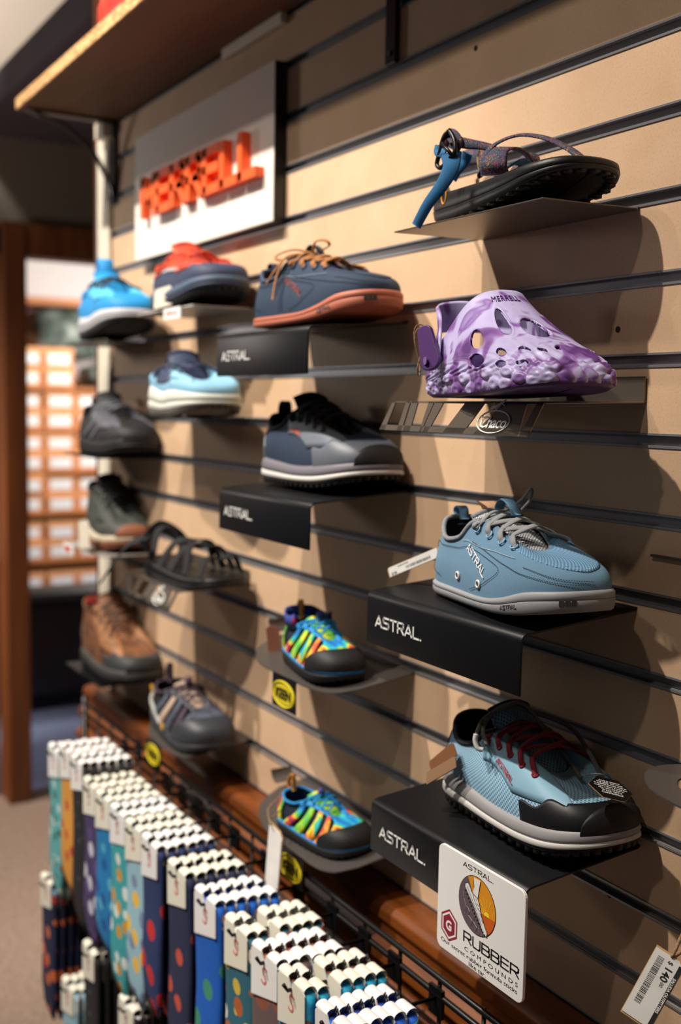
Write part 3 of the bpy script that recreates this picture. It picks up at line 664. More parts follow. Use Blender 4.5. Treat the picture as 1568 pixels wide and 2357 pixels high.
def bars_code(r, ux, uy, x0, x1, y0, y1):
    mb = MB(); x = x0
    while x < x1:
        w = random.choice((.0003, .0005, .0008)); q = inframe([(x, y0, .0001), (x+w, y0, .0001), (x+w, y1, .0001), (x, y1, .0001)], (0,0,0), ux, uy); mb.add(q, [(0,1,2,3)]); x += w+random.choice((.0004, .0007))
    mb.build('barcode', DARKTXT, r)

# ---------------------------------------------------------------- light blue canoe sneaker / navy sneaker (same pattern)
def low_sneaker(label, cat, up, toe, sole, solelo, collar, lace, tab, tmesh, logo, loc, yaw, pitch, L=.252, detail=True, bow=None):
    r = empty('sneaker', (0,0,0), label=label, cat=cat)
    la = Last(L=L, W=.0455, zt=((0,.0105),(.3,.009),(.55,.009),(.70,.0145),(.85,.0245),(1,.029)), zb=((0,.002),(.1,0),(.58,0),(.75,.003),(1,.013)),
      rim=[(0,.035,0,.082),(.1,.06,.021,.079),(.22,.15,.034,.063),(.36,.28,.035,.066),(.46,.345,.030,.082),(.56,.42,.024,.085),(.68,.515,.0215,.078),(.8,.595,.0185,.069),(.9,.65,.0135,.062),(1,.675,0,.0595)],
      ha=((0,.032),(.3,.030),(.6,.030),(.8,.028),(1,.024)), g=((0,.35),(.5,.38),(.75,.2),(1,.1)))
    upper_shell(la, up, r, collar=collar)
    # woven vamp
    la.grid(.735, 1.265, lambda t: .34+.30*np.abs(2*t-1)**1.3, lambda t: np.full_like(t, .985), 60, 14, .0009, name='vamp_panel', m=toe, parent=r)
    sole_layer(la, la.zb, lambda x: la.zb(x)+(la.zt(x)+.003-la.zb(x))*.62, [(0, .0005), (.15, .0025), (.55, .0035), (.93, .0035), (1, .0028)], 'outsole', sole, r)
    sole_layer(la, lambda x: la.zb(x)+(la.zt(x)+.003-la.zb(x))*.60, lambda x: la.zt(x)+.0035, [(0, .0020), (.12, .0034), (.7, .0034), (1, .0016)], 'foxing', solelo, r)
    us = (.505, .585, .665, .735); qs_ = (.885, .82, .76, .70)
    er = mat('eyelet '+label[:12], tuple(min(255, int(c*1.15)) for c in up_rgb(up)), .4)
    for u, qq in zip(us, qs_):
        for sgn in (1, -1): eyelet(la, sgn*u, qq, .0036, er, r)
    tongue(la, tmesh, r, top=.008, back=.022, trim=collar, wtop=.026)
    laces(la, lace, r, us, qs_, .0075, .0018, .005)
    # knot and pull loops
    R = crv(la.rt[:, 0], la.rt[:, 1:], [.52])[0]; K = np.array([R[0]+.004, -.002, R[2]+.009])
    A, B = la.S([.505], [.885], .004)[0], la.S([-.505], [.885], .004)[0]
    ribbon([A, (A+K)/2+[0, 0, .006], K], .006, .0018, (0,0,1), 'lace', lace, r); ribbon([B, (B+K)/2+[0, 0, .006], K], .006, .0018, (0,0,1), 'lace', lace, r)
    if bow:
        for pl in bow: ribbon([tuple(K+np.array(p)) for p in pl], .0042, .0016, (.0, -.6, .8), 'lace_loop', lace, r, 30)
    # heel and tongue pull tabs
    ribbon([(la.L*.035+.002, 0, .072), (la.L*.0, 0, .084), (la.L*.01, 0, .091), (la.L*.05, 0, .090), (la.L*.062, 0, .078)], .012, .0016, [(-1,0,0), (-1,0,.3), (0,0,1), (1,0,.3), (1,0,0)], 'heel_tab', tab, r, 26)
    ribbon([(K[0]-.010, 0, K[2]-.010), (K[0]-.014, 0, K[2]+.003), (K[0]-.004, 0, K[2]+.011), (K[0]+.010, 0, K[2]+.006), (K[0]+.018, 0, K[2]-.004)], .012, .0016, [(-1,0,.3), (-1,0,.3), (0,0,1), (1,0,.5), (1,0,.5)], 'tongue_loop', tab, r, 26)
    if 'light' in label:
        ribbon([(R[0]-.012, 0, R[2]-.004), (R[0]-.020, 0, R[2]+.010), (R[0]-.030, 0, R[2]+.016)], .030, .001, [(-.6,0,.8), (-.5,0,.9), (-.3,0,1)], 'tongue_lining', mat('tan lining', (196,156,124), .7), r, 14)
    if detail:
        dk = mat('thread '+label[:12], tuple(int(c*.45) for c in up_rgb(up)), .8)
        stitch(la, [(.12,.62),(.16,.76),(.28,.85),(.42,.72),(.62,.40),(.55,.22),(.46,.10)], dk, r)
        stitch(la, [(.12,.62),(.10,.42),(.14,.24),(.25,.16)], dk, r)
        stitch(la, [(.47,.74),(.56,.60),(.66,.42),(.74,.26),(.86,.16),(1,.11)], dk, r); stitch(la, [(.75,.36),(.87,.22),(1,.17)], dk, r)
        stitch(la, [(.40,.86),(.5,.68),(.62,.60),(.72,.50)], mat('pale thread', (190,205,214), .7), r)
        for (u, q) in (((.385, .235), (.51, .185)) if 'light' in label else ()):
            eyelet(la, u, q, .0034, mat('white eyelet', (226,224,220), .35), r, tr=.0012, off=.0012)
            c = la.S([u], [q], .0009)[0]; mb = MB(); mb.tube([c, c+np.array([0, -.0006, 0])], .0024, 10); mb.build('vent_hole', GREYM, r)
        V, F, w = stroke_geo('ASTRAL', .0078, .15, .24); s = .050/w; V = [(v[0]*s, v[1]*1.1, v[2]) for v in V]
        la.text(V, F, .435, .66, .36, .085, -.72, .0009, 'lettering', logo, r)
        # sole window and sole lettering
        mb = MB()
        for k in range(3):
            u = .885+.021*k; x, y = la.outline([u])[0]; nx, ny = la.onorm([u])[0]; z = float(la.zt(np.array([x]))[0])*.66+.003
            M_ = Matrix(((-ny, nx, 0, x+nx*.0035), (nx, ny, 0, y+ny*.0035), (0, 0, 1, z), (0, 0, 0, 1)))
            mb.box((-.0022, -.0008, -.0026), (.0022, .0006, .0026), M_)
        mb.build('sole_window', mat('sole window dark', (52,52,54), .6), r)
        V, F, w = stroke_geo('ASTRAL', .0034, .16, .3); Q = []
        for v in V:
            u = .635+v[0]/(.30); x, y = la.outline([u])[0]; nx, ny = la.onorm([u])[0]; zz = float(la.zb(np.array([x]))[0]); zt_ = float(la.zt(np.array([x]))[0])
            Q.append((x+nx*(.0038+v[2]), y+ny*(.0038+v[2]), zz+(zt_-zz)*.42+v[1]))
        mesh('sole_lettering', Q, F, mat('sole print', (96,98,102), .7), r, False)
    return place(r, loc, yaw, pitch)
_RGB = {}
def up_rgb(m):
    c = m.get('rgb'); return tuple(c) if c else (120,120,120)
def cm(name, c, *a, **k):
    m = mat(name, c, *a, **k); m['rgb'] = c; return m
LBC = (112,152,182)
low_sneaker('light blue low sneaker with grey laces and grey sole standing on its own black shelf', 'sneaker',
    cm('light blue canvas', LBC, .75, 0, 'weave', 420, (92,132,162), bump=.5), cm('light blue woven vamp', (118,162,196), .7, 0, 'knit', 330, (66,106,142), bump=.9, extra=.8),
    mat('light grey rubber sole', (134,136,140), .6, 0, None, 500, bump=.1), mat('pale grey foxing', (150,152,156), .55), cm('grey knit binding', (146,150,156), .8, 0, 'noise', 500, (112,116,122), bump=.4),
    cm('grey flat lace', (152,156,158), .75, 0, 'weave', 900, (126,130,132), bump=.4), cm('light blue tab', (112,158,194), .6), cm('grey mesh tongue', (196,200,202), .7, 0, 'knit', 420, (40,44,50), bump=.6), WHITE,
    (-.950, -.067, -.1985), -.12, -.02, L=.242, bow=[[(0,0,0),(.004,.016,.010),(.012,.022,.022),(.018,.018,.012),(.012,.008,-.002)]])
NVC = (30,54,80)
low_sneaker('navy low sneaker with tan brown laces and a terracotta gum sole', 'sneaker',
    cm('navy canvas', NVC, .75, 0, 'weave', 420, (24,44,68), bump=.25), cm('navy woven vamp', (30,50,76), .75, 0, 'weave', 500, (24,42,64), bump=.3),
    mat('terracotta gum sole', (172,96,72), .6, 0, None, 500, bump=.1), mat('terracotta foxing', (184,104,80), .55), cm('navy knit binding', (52,72,98), .8),
    cm('tan flat lace', (176,118,66), .75, 0, 'weave', 900, (150,98,50), bump=.4), cm('navy tab', (40,52,70), .6), cm('navy tongue', (36,48,74), .7), mat('rust print', (150,74,58), .6),
    (-1.380, -.08, .1035), .1, -.02, L=.262,
    bow=[[(0,0,0),(.02,-.01,.012),(.045,-.012,.010),(.048,-.008,.004),(.02,.0,.002),(0,0,0)], [(0,0,0),(-.02,-.016,.006),(-.04,-.030,.0),(-.03,-.034,-.008),(-.01,-.012,.0)],
         [(0,0,0),(-.014,-.030,-.004),(-.026,-.044,-.024),(-.036,-.050,-.040)], [(0,0,0),(-.010,-.034,-.006),(-.016,-.046,-.030),(-.018,-.052,-.062)]])
# ---------------------------------------------------------------- trail shoe
def trail_shoe(label, cat, cols, loc, yaw, pitch, L=.27, W=.049, hz=1.0, rim=None, toeq=.42, lace_m=None, logo=None, extra=None, lug=True, roll=0, mid_h=1.0, name='trail_shoe', bands=None, eyn=5, pull=True, heel=None, bumper=True):
    """cols: upper, overlay, toecap, midsole, midlow, outsole, collar, tongue"""
    up, ov, tc, ms, ml, os_, co, tg = cols
    r = empty(name, (0,0,0), label=label, cat=cat)
    la = Last(L=L, W=W, zt=((0,.034*mid_h),(.25,.028*mid_h),(.5,.024*mid_h),(.75,.027*mid_h),(1,.034)), zb=((0,.007),(.1,.004),(.65,.004),(.82,.008),(1,.018)),
      rim=rim or [(0,.02,0,.092),(.1,.05,.021,.088),(.22,.14,.034,.073),(.36,.27,.035,.077),(.46,.335,.030,.092),(.56,.41,.024,.096),(.68,.505,.0215,.088),(.8,.59,.0185,.077),(.9,.645,.0135,.069),(1,.67,0,.066)],
      hz=hz, ha=((0,.030),(.3,.028),(.6,.028),(.8,.027),(1,.026)), g=((0,.35),(.5,.38),(.75,.2),(1,.1)))
    upper_shell(la, up, r, collar=co)
    la.grid(.62, 1.38, -.0, lambda t: toeq*(.50+.50*np.sin(np.pi*t)**.7)+.05*np.cos(10*np.pi*t)*np.exp(-((t-.5)/.35)**4*0)*(np.abs(t-.5) > .22), 70, 10, .0016, name='toe_cap', m=tc, parent=r)
    if bumper: la.grid(.86, 1.14, -.02, lambda t: .34*np.sin(np.pi*t)**.5, 40, 6, .0042, name='toe_bumper', m=os_, parent=r)
    hh = .66 if heel is not None else .62; la.grid(-.2, .2, 0, lambda t: .30+hh*np.sin(np.pi*t)**1.2, 30, 9, .0016, name='heel_counter', m=heel or extra or tc, parent=r)
    for sgn in (1, -1):
        la.grid(sgn*.44, sgn*.86, lambda t: .62-.30*np.clip(t/.35, 0, 1)**2-.22*np.clip((t-.72)/.18, 0, 1)*(t < .97), lambda t: np.full_like(t, .99), 44, 8, .0014, name='eyestay', m=ov, parent=r)
    H = lambda x: la.zb(x)+(la.zt(x)-la.zb(x))*.16
    M1 = lambda x: la.zb(x)+(la.zt(x)-la.zb(x))*.50
    sole_layer(la, la.zb, lambda x: H(x)+.001, [(0, .001), (.5, .004), (1, .003)], 'outsole', os_, r, lugs=(52, .0065, .010, .004, .0022) if lug else None)
    sole_layer(la, H, M1, [(0, .003), (.3, .0055), (.8, .005), (1, .004)], 'midsole_lower', ml, r)
    sole_layer(la, M1, lambda x: la.zt(x)+.003, [(0, .0035), (.25, .0052), (.7, .0036), (1, .0012)], 'midsole', ms, r)
    us = tuple(np.linspace(.475, .73, eyn)); qs_ = tuple(np.linspace(.86, .66, eyn)); lm = lace_m or PLAST
    for u, qq in zip(us, qs_):
        for sgn in (1, -1): eyelet(la, sgn*u, qq, .0030, lm, r)
    tongue(la, tg, r, top=.022, back=.022, trim=co, wtop=.026)
    laces(la, lm, r, us, qs_, .0052, .0022, .005)
    if pull: ribbon([(la.L*.02, 0, .078*hz), (-.004, 0, .092*hz), (.0, 0, .106*hz), (.012, 0, .106*hz), (.016, 0, .088*hz)], .013, .002, [(-1,0,0), (-1,0,.3), (0,0,1), (1,0,.3), (1,0,0)], 'heel_tab', co, r, 22)
    if bands:
        for (wa, wb, q0, q1, wd, mm) in bands: la.band(wa, wb, q0, q1, wd, .0018, 'side_panel', mm, r)
    if logo:
        txt, mm, w0, q0, size, ang = logo
        V, F, w = stroke_geo(txt, .0068, .17, .24); s = size/w; V = [(v[0]*s, v[1], v[2]) for v in V]; la.text(V, F, w0, q0, .36, .095, ang, .0026, 'lettering', mm, r)
    place(r, loc, yaw, pitch, roll); return r, la
knitB = cm('pale blue mesh', (150,190,214), .7, 0, 'knit', 300, (84,124,152), bump=.9)
r_bt, la_bt = trail_shoe('light blue trail shoe with dark red laces and black toe on the lowest black shelf', 'trail shoe',
    (knitB, cm('light blue overlay', (122,164,186), .55), mat('black toe leather', (19,20,23), .45), mat('mid grey foam', (148,146,148), .6), mat('light grey foam', (196,194,190), .6), RUB, cm('black collar', (24,30,40), .8, bump=.3, scale=600), cm('blue mesh tongue', (110,150,178), .7, 0, 'knit', 330, (54,84,112), bump=.8)),
    (-.945, -.047, -.4285), -.03, -.017, L=.238, W=.051, lace_m=cm('dark red lace', (156,32,48), .7, 0, 'weave', 700, (120,22,36), bump=.5), logo=('ASTRAL', mat('red print 2', (168,44,54), .5), .520, .625, .034, -.62), hz=1.0, pull=False, heel=mat('black heel counter', (26,28,34), .6))
navyK = cm('navy mesh', (28,50,76), .75, 0, 'weave', 500, (20,38,60), bump=.3)
r_hk, la_hk = trail_shoe('navy and grey trail shoe with black laces and white midsole on the middle black shelf', 'trail shoe',
    (navyK, cm('slate grey overlay', (98,106,118), .55), mat('slate grey toe', (92,98,108), .5), mat('mauve grey foam', (110,106,114), .6), mat('off white foam', (206,204,200), .6), RUB, cm('dark navy collar', (20,22,34), .8), mat('black tongue', (18,18,22), .8)),
    (-1.385, -.055, -.1085), .02, -.017, L=.258, W=.050, lace_m=mat('black lace', (20,20,24), .7), logo=('ASTRAL', mat('orange print', (214,96,58), .5), .47, .66, .028, -.42), hz=1.05, toeq=.5)
# grey cord on the bottom shoe (loops over the collar and down to the black hexagonal tag)
GC = mat('grey round cord', (92,90,86), .8, 0, None, 900, bump=.5)
o_ = r_bt
mb = MB()
# ---------------------------------------------------------------- purple clog
CLOG = mat('marbled purple foam', (196,178,222), .42, 0, 'ramp', 9, cols=[(.0, (86,46,112)), (.34, (98,56,126)), (.42, (140,100,170)), (.47, (188,178,224)), (.60, (196,188,232)), (.66, (136,96,174)), (.72, (188,178,224))], extra=2.6, bump=0)
DPUR = mat('deep purple foam', (82,46,108), .42)
def clog():
    r = empty('clog', (0,0,0), label='marbled lilac and purple foam clog with oval vent holes on the slotted shelf', cat='clog')
    OUTC = [(0,0),(.1,.62),(.2,.84),(.35,.90),(.5,.94),(.62,1.0),(.74,1.0),(.84,.84),(.92,.54),(1,0)]
    RC = [(0,.035,0,.050),(.1,.06,.024,.049),(.2,.12,.037,.047),(.3,.22,.043,.050),(.4,.30,.043,.062),(.5,.345,.036,.080),(.6,.385,.029,.093),(.75,.42,.020,.1005),(.88,.445,.010,.103),(1,.45,0,.1035)]
    la = Last(L=.25, W=.051, out=OUTC, rim=RC, zt=((0,.007),(.1,.004),(.5,.002),(.75,.003),(1,.009)), zb=((0,.004),(.1,0),(.62,0),(.8,.001),(1,.005)),
              ha=((0,.022),(.3,.028),(.5,.034),(.7,.034),(.85,.028),(1,.026)), e=((0,.5),(.4,.6),(.6,.58),(.8,.50),(1,.46)), g=((0,.35),(.4,.4),(.7,.55),(.85,.62),(1,.60)), bulge=.009, med=.95)
    holes = [(.83,.75,.042,.125),(.975,.683,.055,.10),(.62,.60,.044,.115),(.605,.333,.042,.085),(.755,.40,.026,.058),(.735,.25,.025,.05),(.865,.433,.024,.045),(.83,.25,.025,.036),(.925,.417,.016,.033),(.985,.45,.012,.028),(.27,.75,.055,.15),
             (-.62,.60,.036,.10),(-.80,.72,.03,.10),(-.74,.40,.025,.06),(-.605,.33,.034,.07),(-.87,.43,.02,.04)]
    nw, nq = 420, 90; W_, Q_ = np.meshgrid(np.linspace(-1, 1, nw, endpoint=False), np.linspace(0, 1, nq)); W_ = W_.ravel(); Q_ = Q_.ravel()
    R = np.full(W_.shape, 9.); dw = 2/nw; inside = np.zeros(W_.shape, bool)
    for (a, b, ra, rb) in holes:
        da = np.mod(W_-a+1, 2)-1; d = np.hypot(da/ra, (Q_-b)/rb); R = np.minimum(R, d); m_ = (d < 1)
        dd = np.maximum(d, 1e-3); W2 = a+da/dd; Q2 = b+(Q_-b)/dd; inside |= m_
        near = m_; W_ = np.where(near, W2, W_); Q_ = np.where(near, Q2, Q_)
    # moulded relief: oval knobs low on the side, ridges round the toe
    D = np.zeros(W_.shape)
    knobs = [(.41,.18),(.46,.045),(.51,.15),(.545,.03),(.605,.06),(.645,.175),(.68,.06),(.755,.16),(.735,.03),(.80,.08),(.855,.03),(.87,.13),(.33,.16),(.36,.04),(.25,.12),(.18,.05),(.10,.14),(.92,.20),(.90,.06),(.29,.03)]
    for (a, b) in knobs:
        for sg in (1, -1):
            D0 = D; D = np.zeros(W_.shape)
            d = np.hypot((W_-a*sg)/.030, (Q_-b)/.060); D += .0021/(1+np.exp((d-.95)*9))-.0008*np.exp(-((d-1.25)/.25)**2)-.0010*np.exp(-(d/.35)**2); D = np.where(d < 1.15, np.maximum(D, D0), np.where(D0 > .0003, D0, np.minimum(D, D0)))
    tz = np.exp(-((np.abs(np.abs(W_)-1.0)/.17)**4))*np.exp(-((Q_-.2)/.26)**4); D += tz*.0013*np.sin(W_*150+Q_*22)
    D += .0008*np.exp(-((Q_-.30)/.10)**2)*np.sin(W_*70+9*np.sin(Q_*14))
    rim = np.exp(-((R-1.12)/.14)**2)*.0008; D += rim
    P = la.S(W_, Q_, D); F = []
    for i in range(nq-1):
        for j in range(nw):
            k = (j+1) % nw; q = (i*nw+j, i*nw+k, (i+1)*nw+k, (i+1)*nw+j)
            if not all(inside[x] for x in q): F.append(q)
    o = mesh('foam_body', P, F, CLOG, r, True)
    me = o.data; import bmesh; bm = bmesh.new(); bm.from_mesh(me); bmesh.ops.delete(bm, geom=[v for v in bm.verts if not v.link_faces], context='VERTS'); bmesh.ops.remove_doubles(bm, verts=bm.verts, dist=.00006); bm.to_mesh(me); bm.free(); me.polygons.foreach_set('use_smooth', [True]*len(me.polygons))
    sd = o.modifiers.new('wall', 'SOLIDIFY'); sd.thickness = .0034; sd.offset = -1
    sole_layer(la, la.zb, lambda x: la.zt(x)+.004, [(0, -.004), (.4, .001), (1, .0)], 'outsole', DPUR, r)
    sole_layer(la, lambda x: la.zt(x)+.004, lambda x: la.zt(x)+.010, [(0, -.004), (1, -.004)], 'footbed', DPUR, r)
    # heel strap and its rounded near end
    pts = [la.S([.36], [.62], .006)[0], (.052, -.045, .072), (.018, -.030, .083), (.006, 0, .087), (.020, .034, .085), (.060, .046, .072), la.S([-.36], [.62], .003)[0]]
    ribbon(pts, [.020, .024, .030, .034, .032, .026, .020], .0035, [(0,-1,.1), (-.4,-.9,0), (-.9,-.4,0), (-1,0,0), (-.8,.5,0), (-.3,.9,0), (0,1,0)], 'heel_strap', CLOG, r, 50)
    a = la.S([.37], [.52], .006)[0]; mb = MB(); n = 20
    pl = [(.0115*math.cos(t), .010*math.sin(t)) for t in np.linspace(math.pi, 2*math.pi, n)]+[(.0085*math.cos(t), .030+.0075*math.sin(t)) for t in np.linspace(0, math.pi, n)]
    ux, uy = Vector((.74, .50, .30)).normalized(), Vector((-.40, -.10, 1)).normalized(); uy = (uy-ux*uy.dot(ux)).normalized(); a = a+np.array([0, -.004, 0]); mb.prism(inframe([(x, y, 0) for x, y in pl], a, ux, uy), ux.cross(uy)*.005)
    mb.build('strap_end', DPUR, r, bevel=.0012, seg=3)
    mb = MB(); mb.tube([a+np.array([.0, -.007, .0]), a+np.array([.0, -.0082, .0])], .004, 14); mb.build('strap_rivet', mat('rivet purple', (104,60,132), .4), r)
    V, F = text_geo('MERRELL', .0050, 'CENTER', 1.1, 0, .0003, .0)
    la.text(V, F, .93, .925, .085, .10, .0, .0006, 'lettering', DPUR, r)
    place(r, (-.948, -.075, .0095), -.2, -.02)
    t = empty('twine_loop', (0,0,0), label='pale jute twine loop tied through the purple clog strap', cat='twine')
    mb = MB(); c = Vector((-.918, -.141, .056))
    for k in range(2): mb.tube([c+Vector((.010*math.cos(q)*(.4+.2*k), -.006+.004*math.sin(q*2), .024*math.sin(q)+.004*k)) for q in np.linspace(0, 2*math.pi, 21)[:-1]], .0007, 5, True)
    mb.build('cord', TWINE, t)
clog()

# ---------------------------------------------------------------- strap sandals
WEB = mat('patterned webbing', (60,70,92), .8, 0, 'web', 190, cols=[(0, (34,34,56)), (.40, (186,70,80)), (.43, (50,66,92)), (.56, (34,40,62)), (.60, (206,150,50)), (.62, (40,54,82)), (.70, (28,32,50))], extra=1.2, bump=.4)
BLUEW = mat('blue webbing', (44,120,174), .7, 0, 'weave', 900, (34,100,150), bump=.4)
BLKW = mat('black webbing', (22,22,26), .75, 0, 'weave', 900, (12,12,15), bump=.4)
def at(px, py, y):
    """world point on the plane y seen at photo pixel px,py (used to read positions off the photograph)"""
    d = _F*2500+_R2*(px-784)-_U2*(py-1178.5); t = (y-CAM_POS.y)/d.y; p = CAM_POS+d*t; return (p.x, p.y, p.z)
def atZ(px, py, Z):
    d = _F*2500+_R2*(px-784)-_U2*(py-1178.5); return CAM_POS+d*(Z/2500)
def footbed(r, L, W, m, thick=.030, toe=.012):
    la = Last(L=L, W=W, zt=((0,.034),(.3,.028),(.6,.023),(.85,.024),(1,.027)), zb=((0,.010),(.12,.001),(.62,.001),(.82,.006),(1,.016)), med=.92)
    sole_layer(la, la.zb, lambda x: la.zb(x)+(la.zt(x)-la.zb(x))*.42, [(0, -.002), (.2, .0005), (.9, .002), (1, .0012)], 'outsole', m, r, lugs=(40, .008, .012, .002, -.0015))
    sole_layer(la, lambda x: la.zb(x)+(la.zt(x)-la.zb(x))*.41, la.zt, [(0, .0005), (.1, .0018), (.85, .0006), (1, -.0012)], 'midsole', m, r)
    n = 90; w = np.linspace(0, 2, n, endpoint=False); O = la.outline(w); N = la.onorm(w); z = la.zt(O[:, 0]); R = []
    for off, dz, ys in ((-.0012, 0, 1), (-.004, .0012, 1), (-.010, -.0025, 1), (-.012, -.005, .5), (-.012, -.005, .02)):
        Q = O+N*off; Q[:, 1] *= ys; R.append(np.concatenate([Q, (z+dz)[:, None]], 1))
    mesh('footbed', np.vstack(R), [(i*n+j, i*n+(j+1) % n, (i+1)*n+(j+1) % n, (i+1)*n+j) for i in range(4) for j in range(n)], m, r, True)
    return la
SRUB = mat('smooth black rubber', (20,21,23), .45, 0, None, 500, bump=.1)
r = empty('sandal', (0,0,0), label='black-soled sandal with patterned webbing and blue straps hanging over the top shelf', cat='sandal')
footbed(r, .243, .049, SRUB); place(r, (-.990, -.050, .194), -.1, -.03)
bpy.context.view_layer.update(); Mi = r.matrix_world.copy()
Mi = (Matrix.Translation(r.location) @ r.rotation_euler.to_matrix().to_4x4()).inverted()
def wr(pts, w, th, up, name, m, n=40): return ribbon([tuple(Mi @ Vector(p)) for p in pts], w, th, up, name, m, r, n)
wr([at(1105,409,-.098), at(1108,385,-.100), at(1118,355,-.096), at(1147,328,-.086), at(1197,311,-.072), at(1253,317,-.062), at(1302,338,-.058), at(1333,359,-.060), at(1357,384,-.064)], .0085, .0022, (.3, -.35, 1), 'toe_loop', WEB, 60)
wr([at(1139,404,-.098), at(1137,375,-.102), at(1149,348,-.094), at(1178,341,-.078), at(1210,355,-.050), at(1236,392,-.022)], [.030, .028, .022, .016, .014, .013], .0024, [(.6,-.8,.1), (.55,-.8,.2), (.4,-.7,.6), (.3,-.3,1), (.6,-.2,.9), (.9,.0,.4)], 'instep_strap', WEB, 46)
wr([at(1150,402,-.088), at(1170,385,-.075), at(1196,372,-.06), at(1226,390,-.035)], .016, .002, [(0,-1,.3), (0,-.8,.6), (0,-.5,.9), (.3,0,1)], 'inner_strap', BLUEW, 26)
wr([at(1180,398,-.06), at(1205,362,-.03), at(1228,368,-.018), at(1232,390,-.016)], .014, .002, (.2, -.8, .5), 'far_strap', WEB, 26)
wr([at(1040,322,-.108), at(1075,330,-.098), at(1110,335,-.088), at(1140,342,-.080)], [.013, .012, .009, .008], .0024, (.65, -.65, .3), 'ankle_strap', WEB, 30)
wr([at(1022,330,-.104), at(1035,309,-.107), at(1050,326,-.108), at(1044,345,-.108)], .014, .0024, (.7, -.65, .2), 'ankle_wrap', WEB, 24)
wr([at(1039,352,-.112), at(1038,385,-.116), at(1018,425,-.122), at(985,470,-.128), at(958,520,-.130)], [.022, .017, .014, .012, .011], .0020, (.75, -.65, .0), 'loose_strap', BLUEW, 40)
wr([at(1012,335,-.112), at(1010,350,-.114), at(1026,352,-.114)], .010, .002, (.75, -.65, .0), 'buckle_strap', BLUEW, 12)
wr([at(1076,352,-.060), at(1070,372,-.058), at(1052,392,-.060), at(1040,412,-.062)], .012, .002, (.75, -.65, .0), 'rear_strap', BLUEW, 24)
wr([at(1052,372,-.035), at(1080,360,-.026), at(1112,358,-.024), at(1140,378,-.026)], .020, .0026, (0, -1, .1), 'heel_webbing', WEB, 24)
wr([at(1016,470,-.088), at(1022,440,-.06), at(1030,425,-.03)], .020, .002, (-1, 0, .1), 'heel_riser', SRUB, 12)
mb = MB(); bk = [at(1035,300,-.112), at(1020,322,-.113), at(1013,350,-.114), at(1006,378,-.114), at(1016,386,-.114), at(1032,368,-.114), at(1047,350,-.113), at(1046,322,-.112)]
mb.tube([tuple(Mi @ Vector(p)) for p in smoothpts(bk+[bk[0]], 40)[:-1]], .0024, 8, True); mb.build('buckle', PLAST, r, True)
mb = MB(); mb.tube([tuple(Mi @ Vector(at(p[0], p[1], -.115))) for p in ((1018,330),(1040,356))], .002, 8); mb.build('buckle_bar', PLAST, r, True)
mb = MB(); c = Vector(Mi @ Vector(at(1024,450,-.097))); mb.tube([c+Vector((.004*math.cos(t)*1.2, -.001, .009*math.sin(t))) for t in np.linspace(0, 2*math.pi, 21)[:-1]], .0012, 6, True); mb.build('emblem', mat('mustard print', (206,140,40), .5), r, True)
t = empty('twine_loop', (0,0,0), label='jute twine tied round the back straps of the patterned sandal', cat='twine')
mb = MB(); mb.tube(smoothpts([at(1106,342,-.05), at(1100,360,-.045), at(1102,385,-.05), at(1110,392,-.055), at(1112,365,-.052), at(1107,343,-.05)], 30), .001, 6); mb.build('cord', TWINE, t)
# black strap sandal on the slotted shelf in the third column
r = empty('sandal', (0,0,0), label='all-black strappy sandal on the far slotted shelf with its strap draped down', cat='sandal')
la = footbed(r, .25, .048, SRUB)
for (wa, wb, h, wd, xo) in ((.40,-.58,.075,.022,.01), (.52,-.66,.066,.020,.0), (.66,-.50,.070,.018,.0), (.30,-.30,.088,.02,-.02), (.78,-.72,.052,.018,0)):
    a = np.append(la.outline([wa])[0], .028); b = np.append(la.outline([wb])[0], .028); m_ = (a+b)/2; m_[2] = h; m_[0] += xo
    ribbon([a, a+(m_-a)*.55+[0, -.006, .016], m_, b+(m_-b)*.55+[0, .006, .016], b], wd, .0026, [(0,-1,0), (0,-.7,.7), (0,0,1), (0,.7,.7), (0,1,0)], 'strap', BLKW, r, 30)
ribbon([(.03,-.03,.03), (.015,-.036,.06), (.004,0,.085), (.015,.036,.06), (.03,.03,.03)], .022, .0026, [(-.3,-1,0), (-.8,-.6,0), (-1,0,0), (-.8,.6,0), (-.3,1,0)], 'heel_strap', BLKW, r, 40)
ribbon([(.02,-.03,.07), (-.01,-.055,.055), (-.035,-.075,.015), (-.055,-.085,-.012)], .03, .003, (-.5,-.8,.4), 'loose_strap', BLKW, r, 24)
mb = MB(); mb.box((.035,-.056,.052), (.06,-.050,.072)); mb.build('buckle', PLAST, r, bevel=.002)
place(r, (-1.80, -.080, -.302), .1, 0)

# ---------------------------------------------------------------- closed-toe sport sandals (two toddler sizes and one adult)
TD = [(.0, (24,60,140)), (.38, (16,112,188)), (.45, (30,170,214)), (.50, (70,190,90)), (.54, (232,216,60)), (.58, (236,120,40)), (.62, (206,40,60)), (.68, (120,60,150)), (.76, (20,110,190))]
DYE = mat('tie-dye webbing', (20,120,190), .7, 0, 'ramp', 22, cols=TD, bump=.1, extra=.6)
DYED = mat('tie-dye band dark', (20,60,130), .7, 0, 'ramp', 16, cols=[(.3, (18,40,100)), (.5, (30,60,140)), (.56, (110,30,90)), (.62, (186,24,36)), (.7, (214,150,40))], bump=.1)
BLU = mat('bright blue trim', (16,132,200), .6); GRNW = mat('green yellow webbing', (120,196,70), .7, 0, 'ramp', 40, cols=[(.35, (30,160,110)), (.5, (120,200,60)), (.65, (222,220,60))])
REDW = mat('red orange webbing', (226,84,50), .7, 0, 'ramp', 40, cols=[(.35, (196,40,60)), (.5, (230,90,50)), (.65, (240,200,60))])
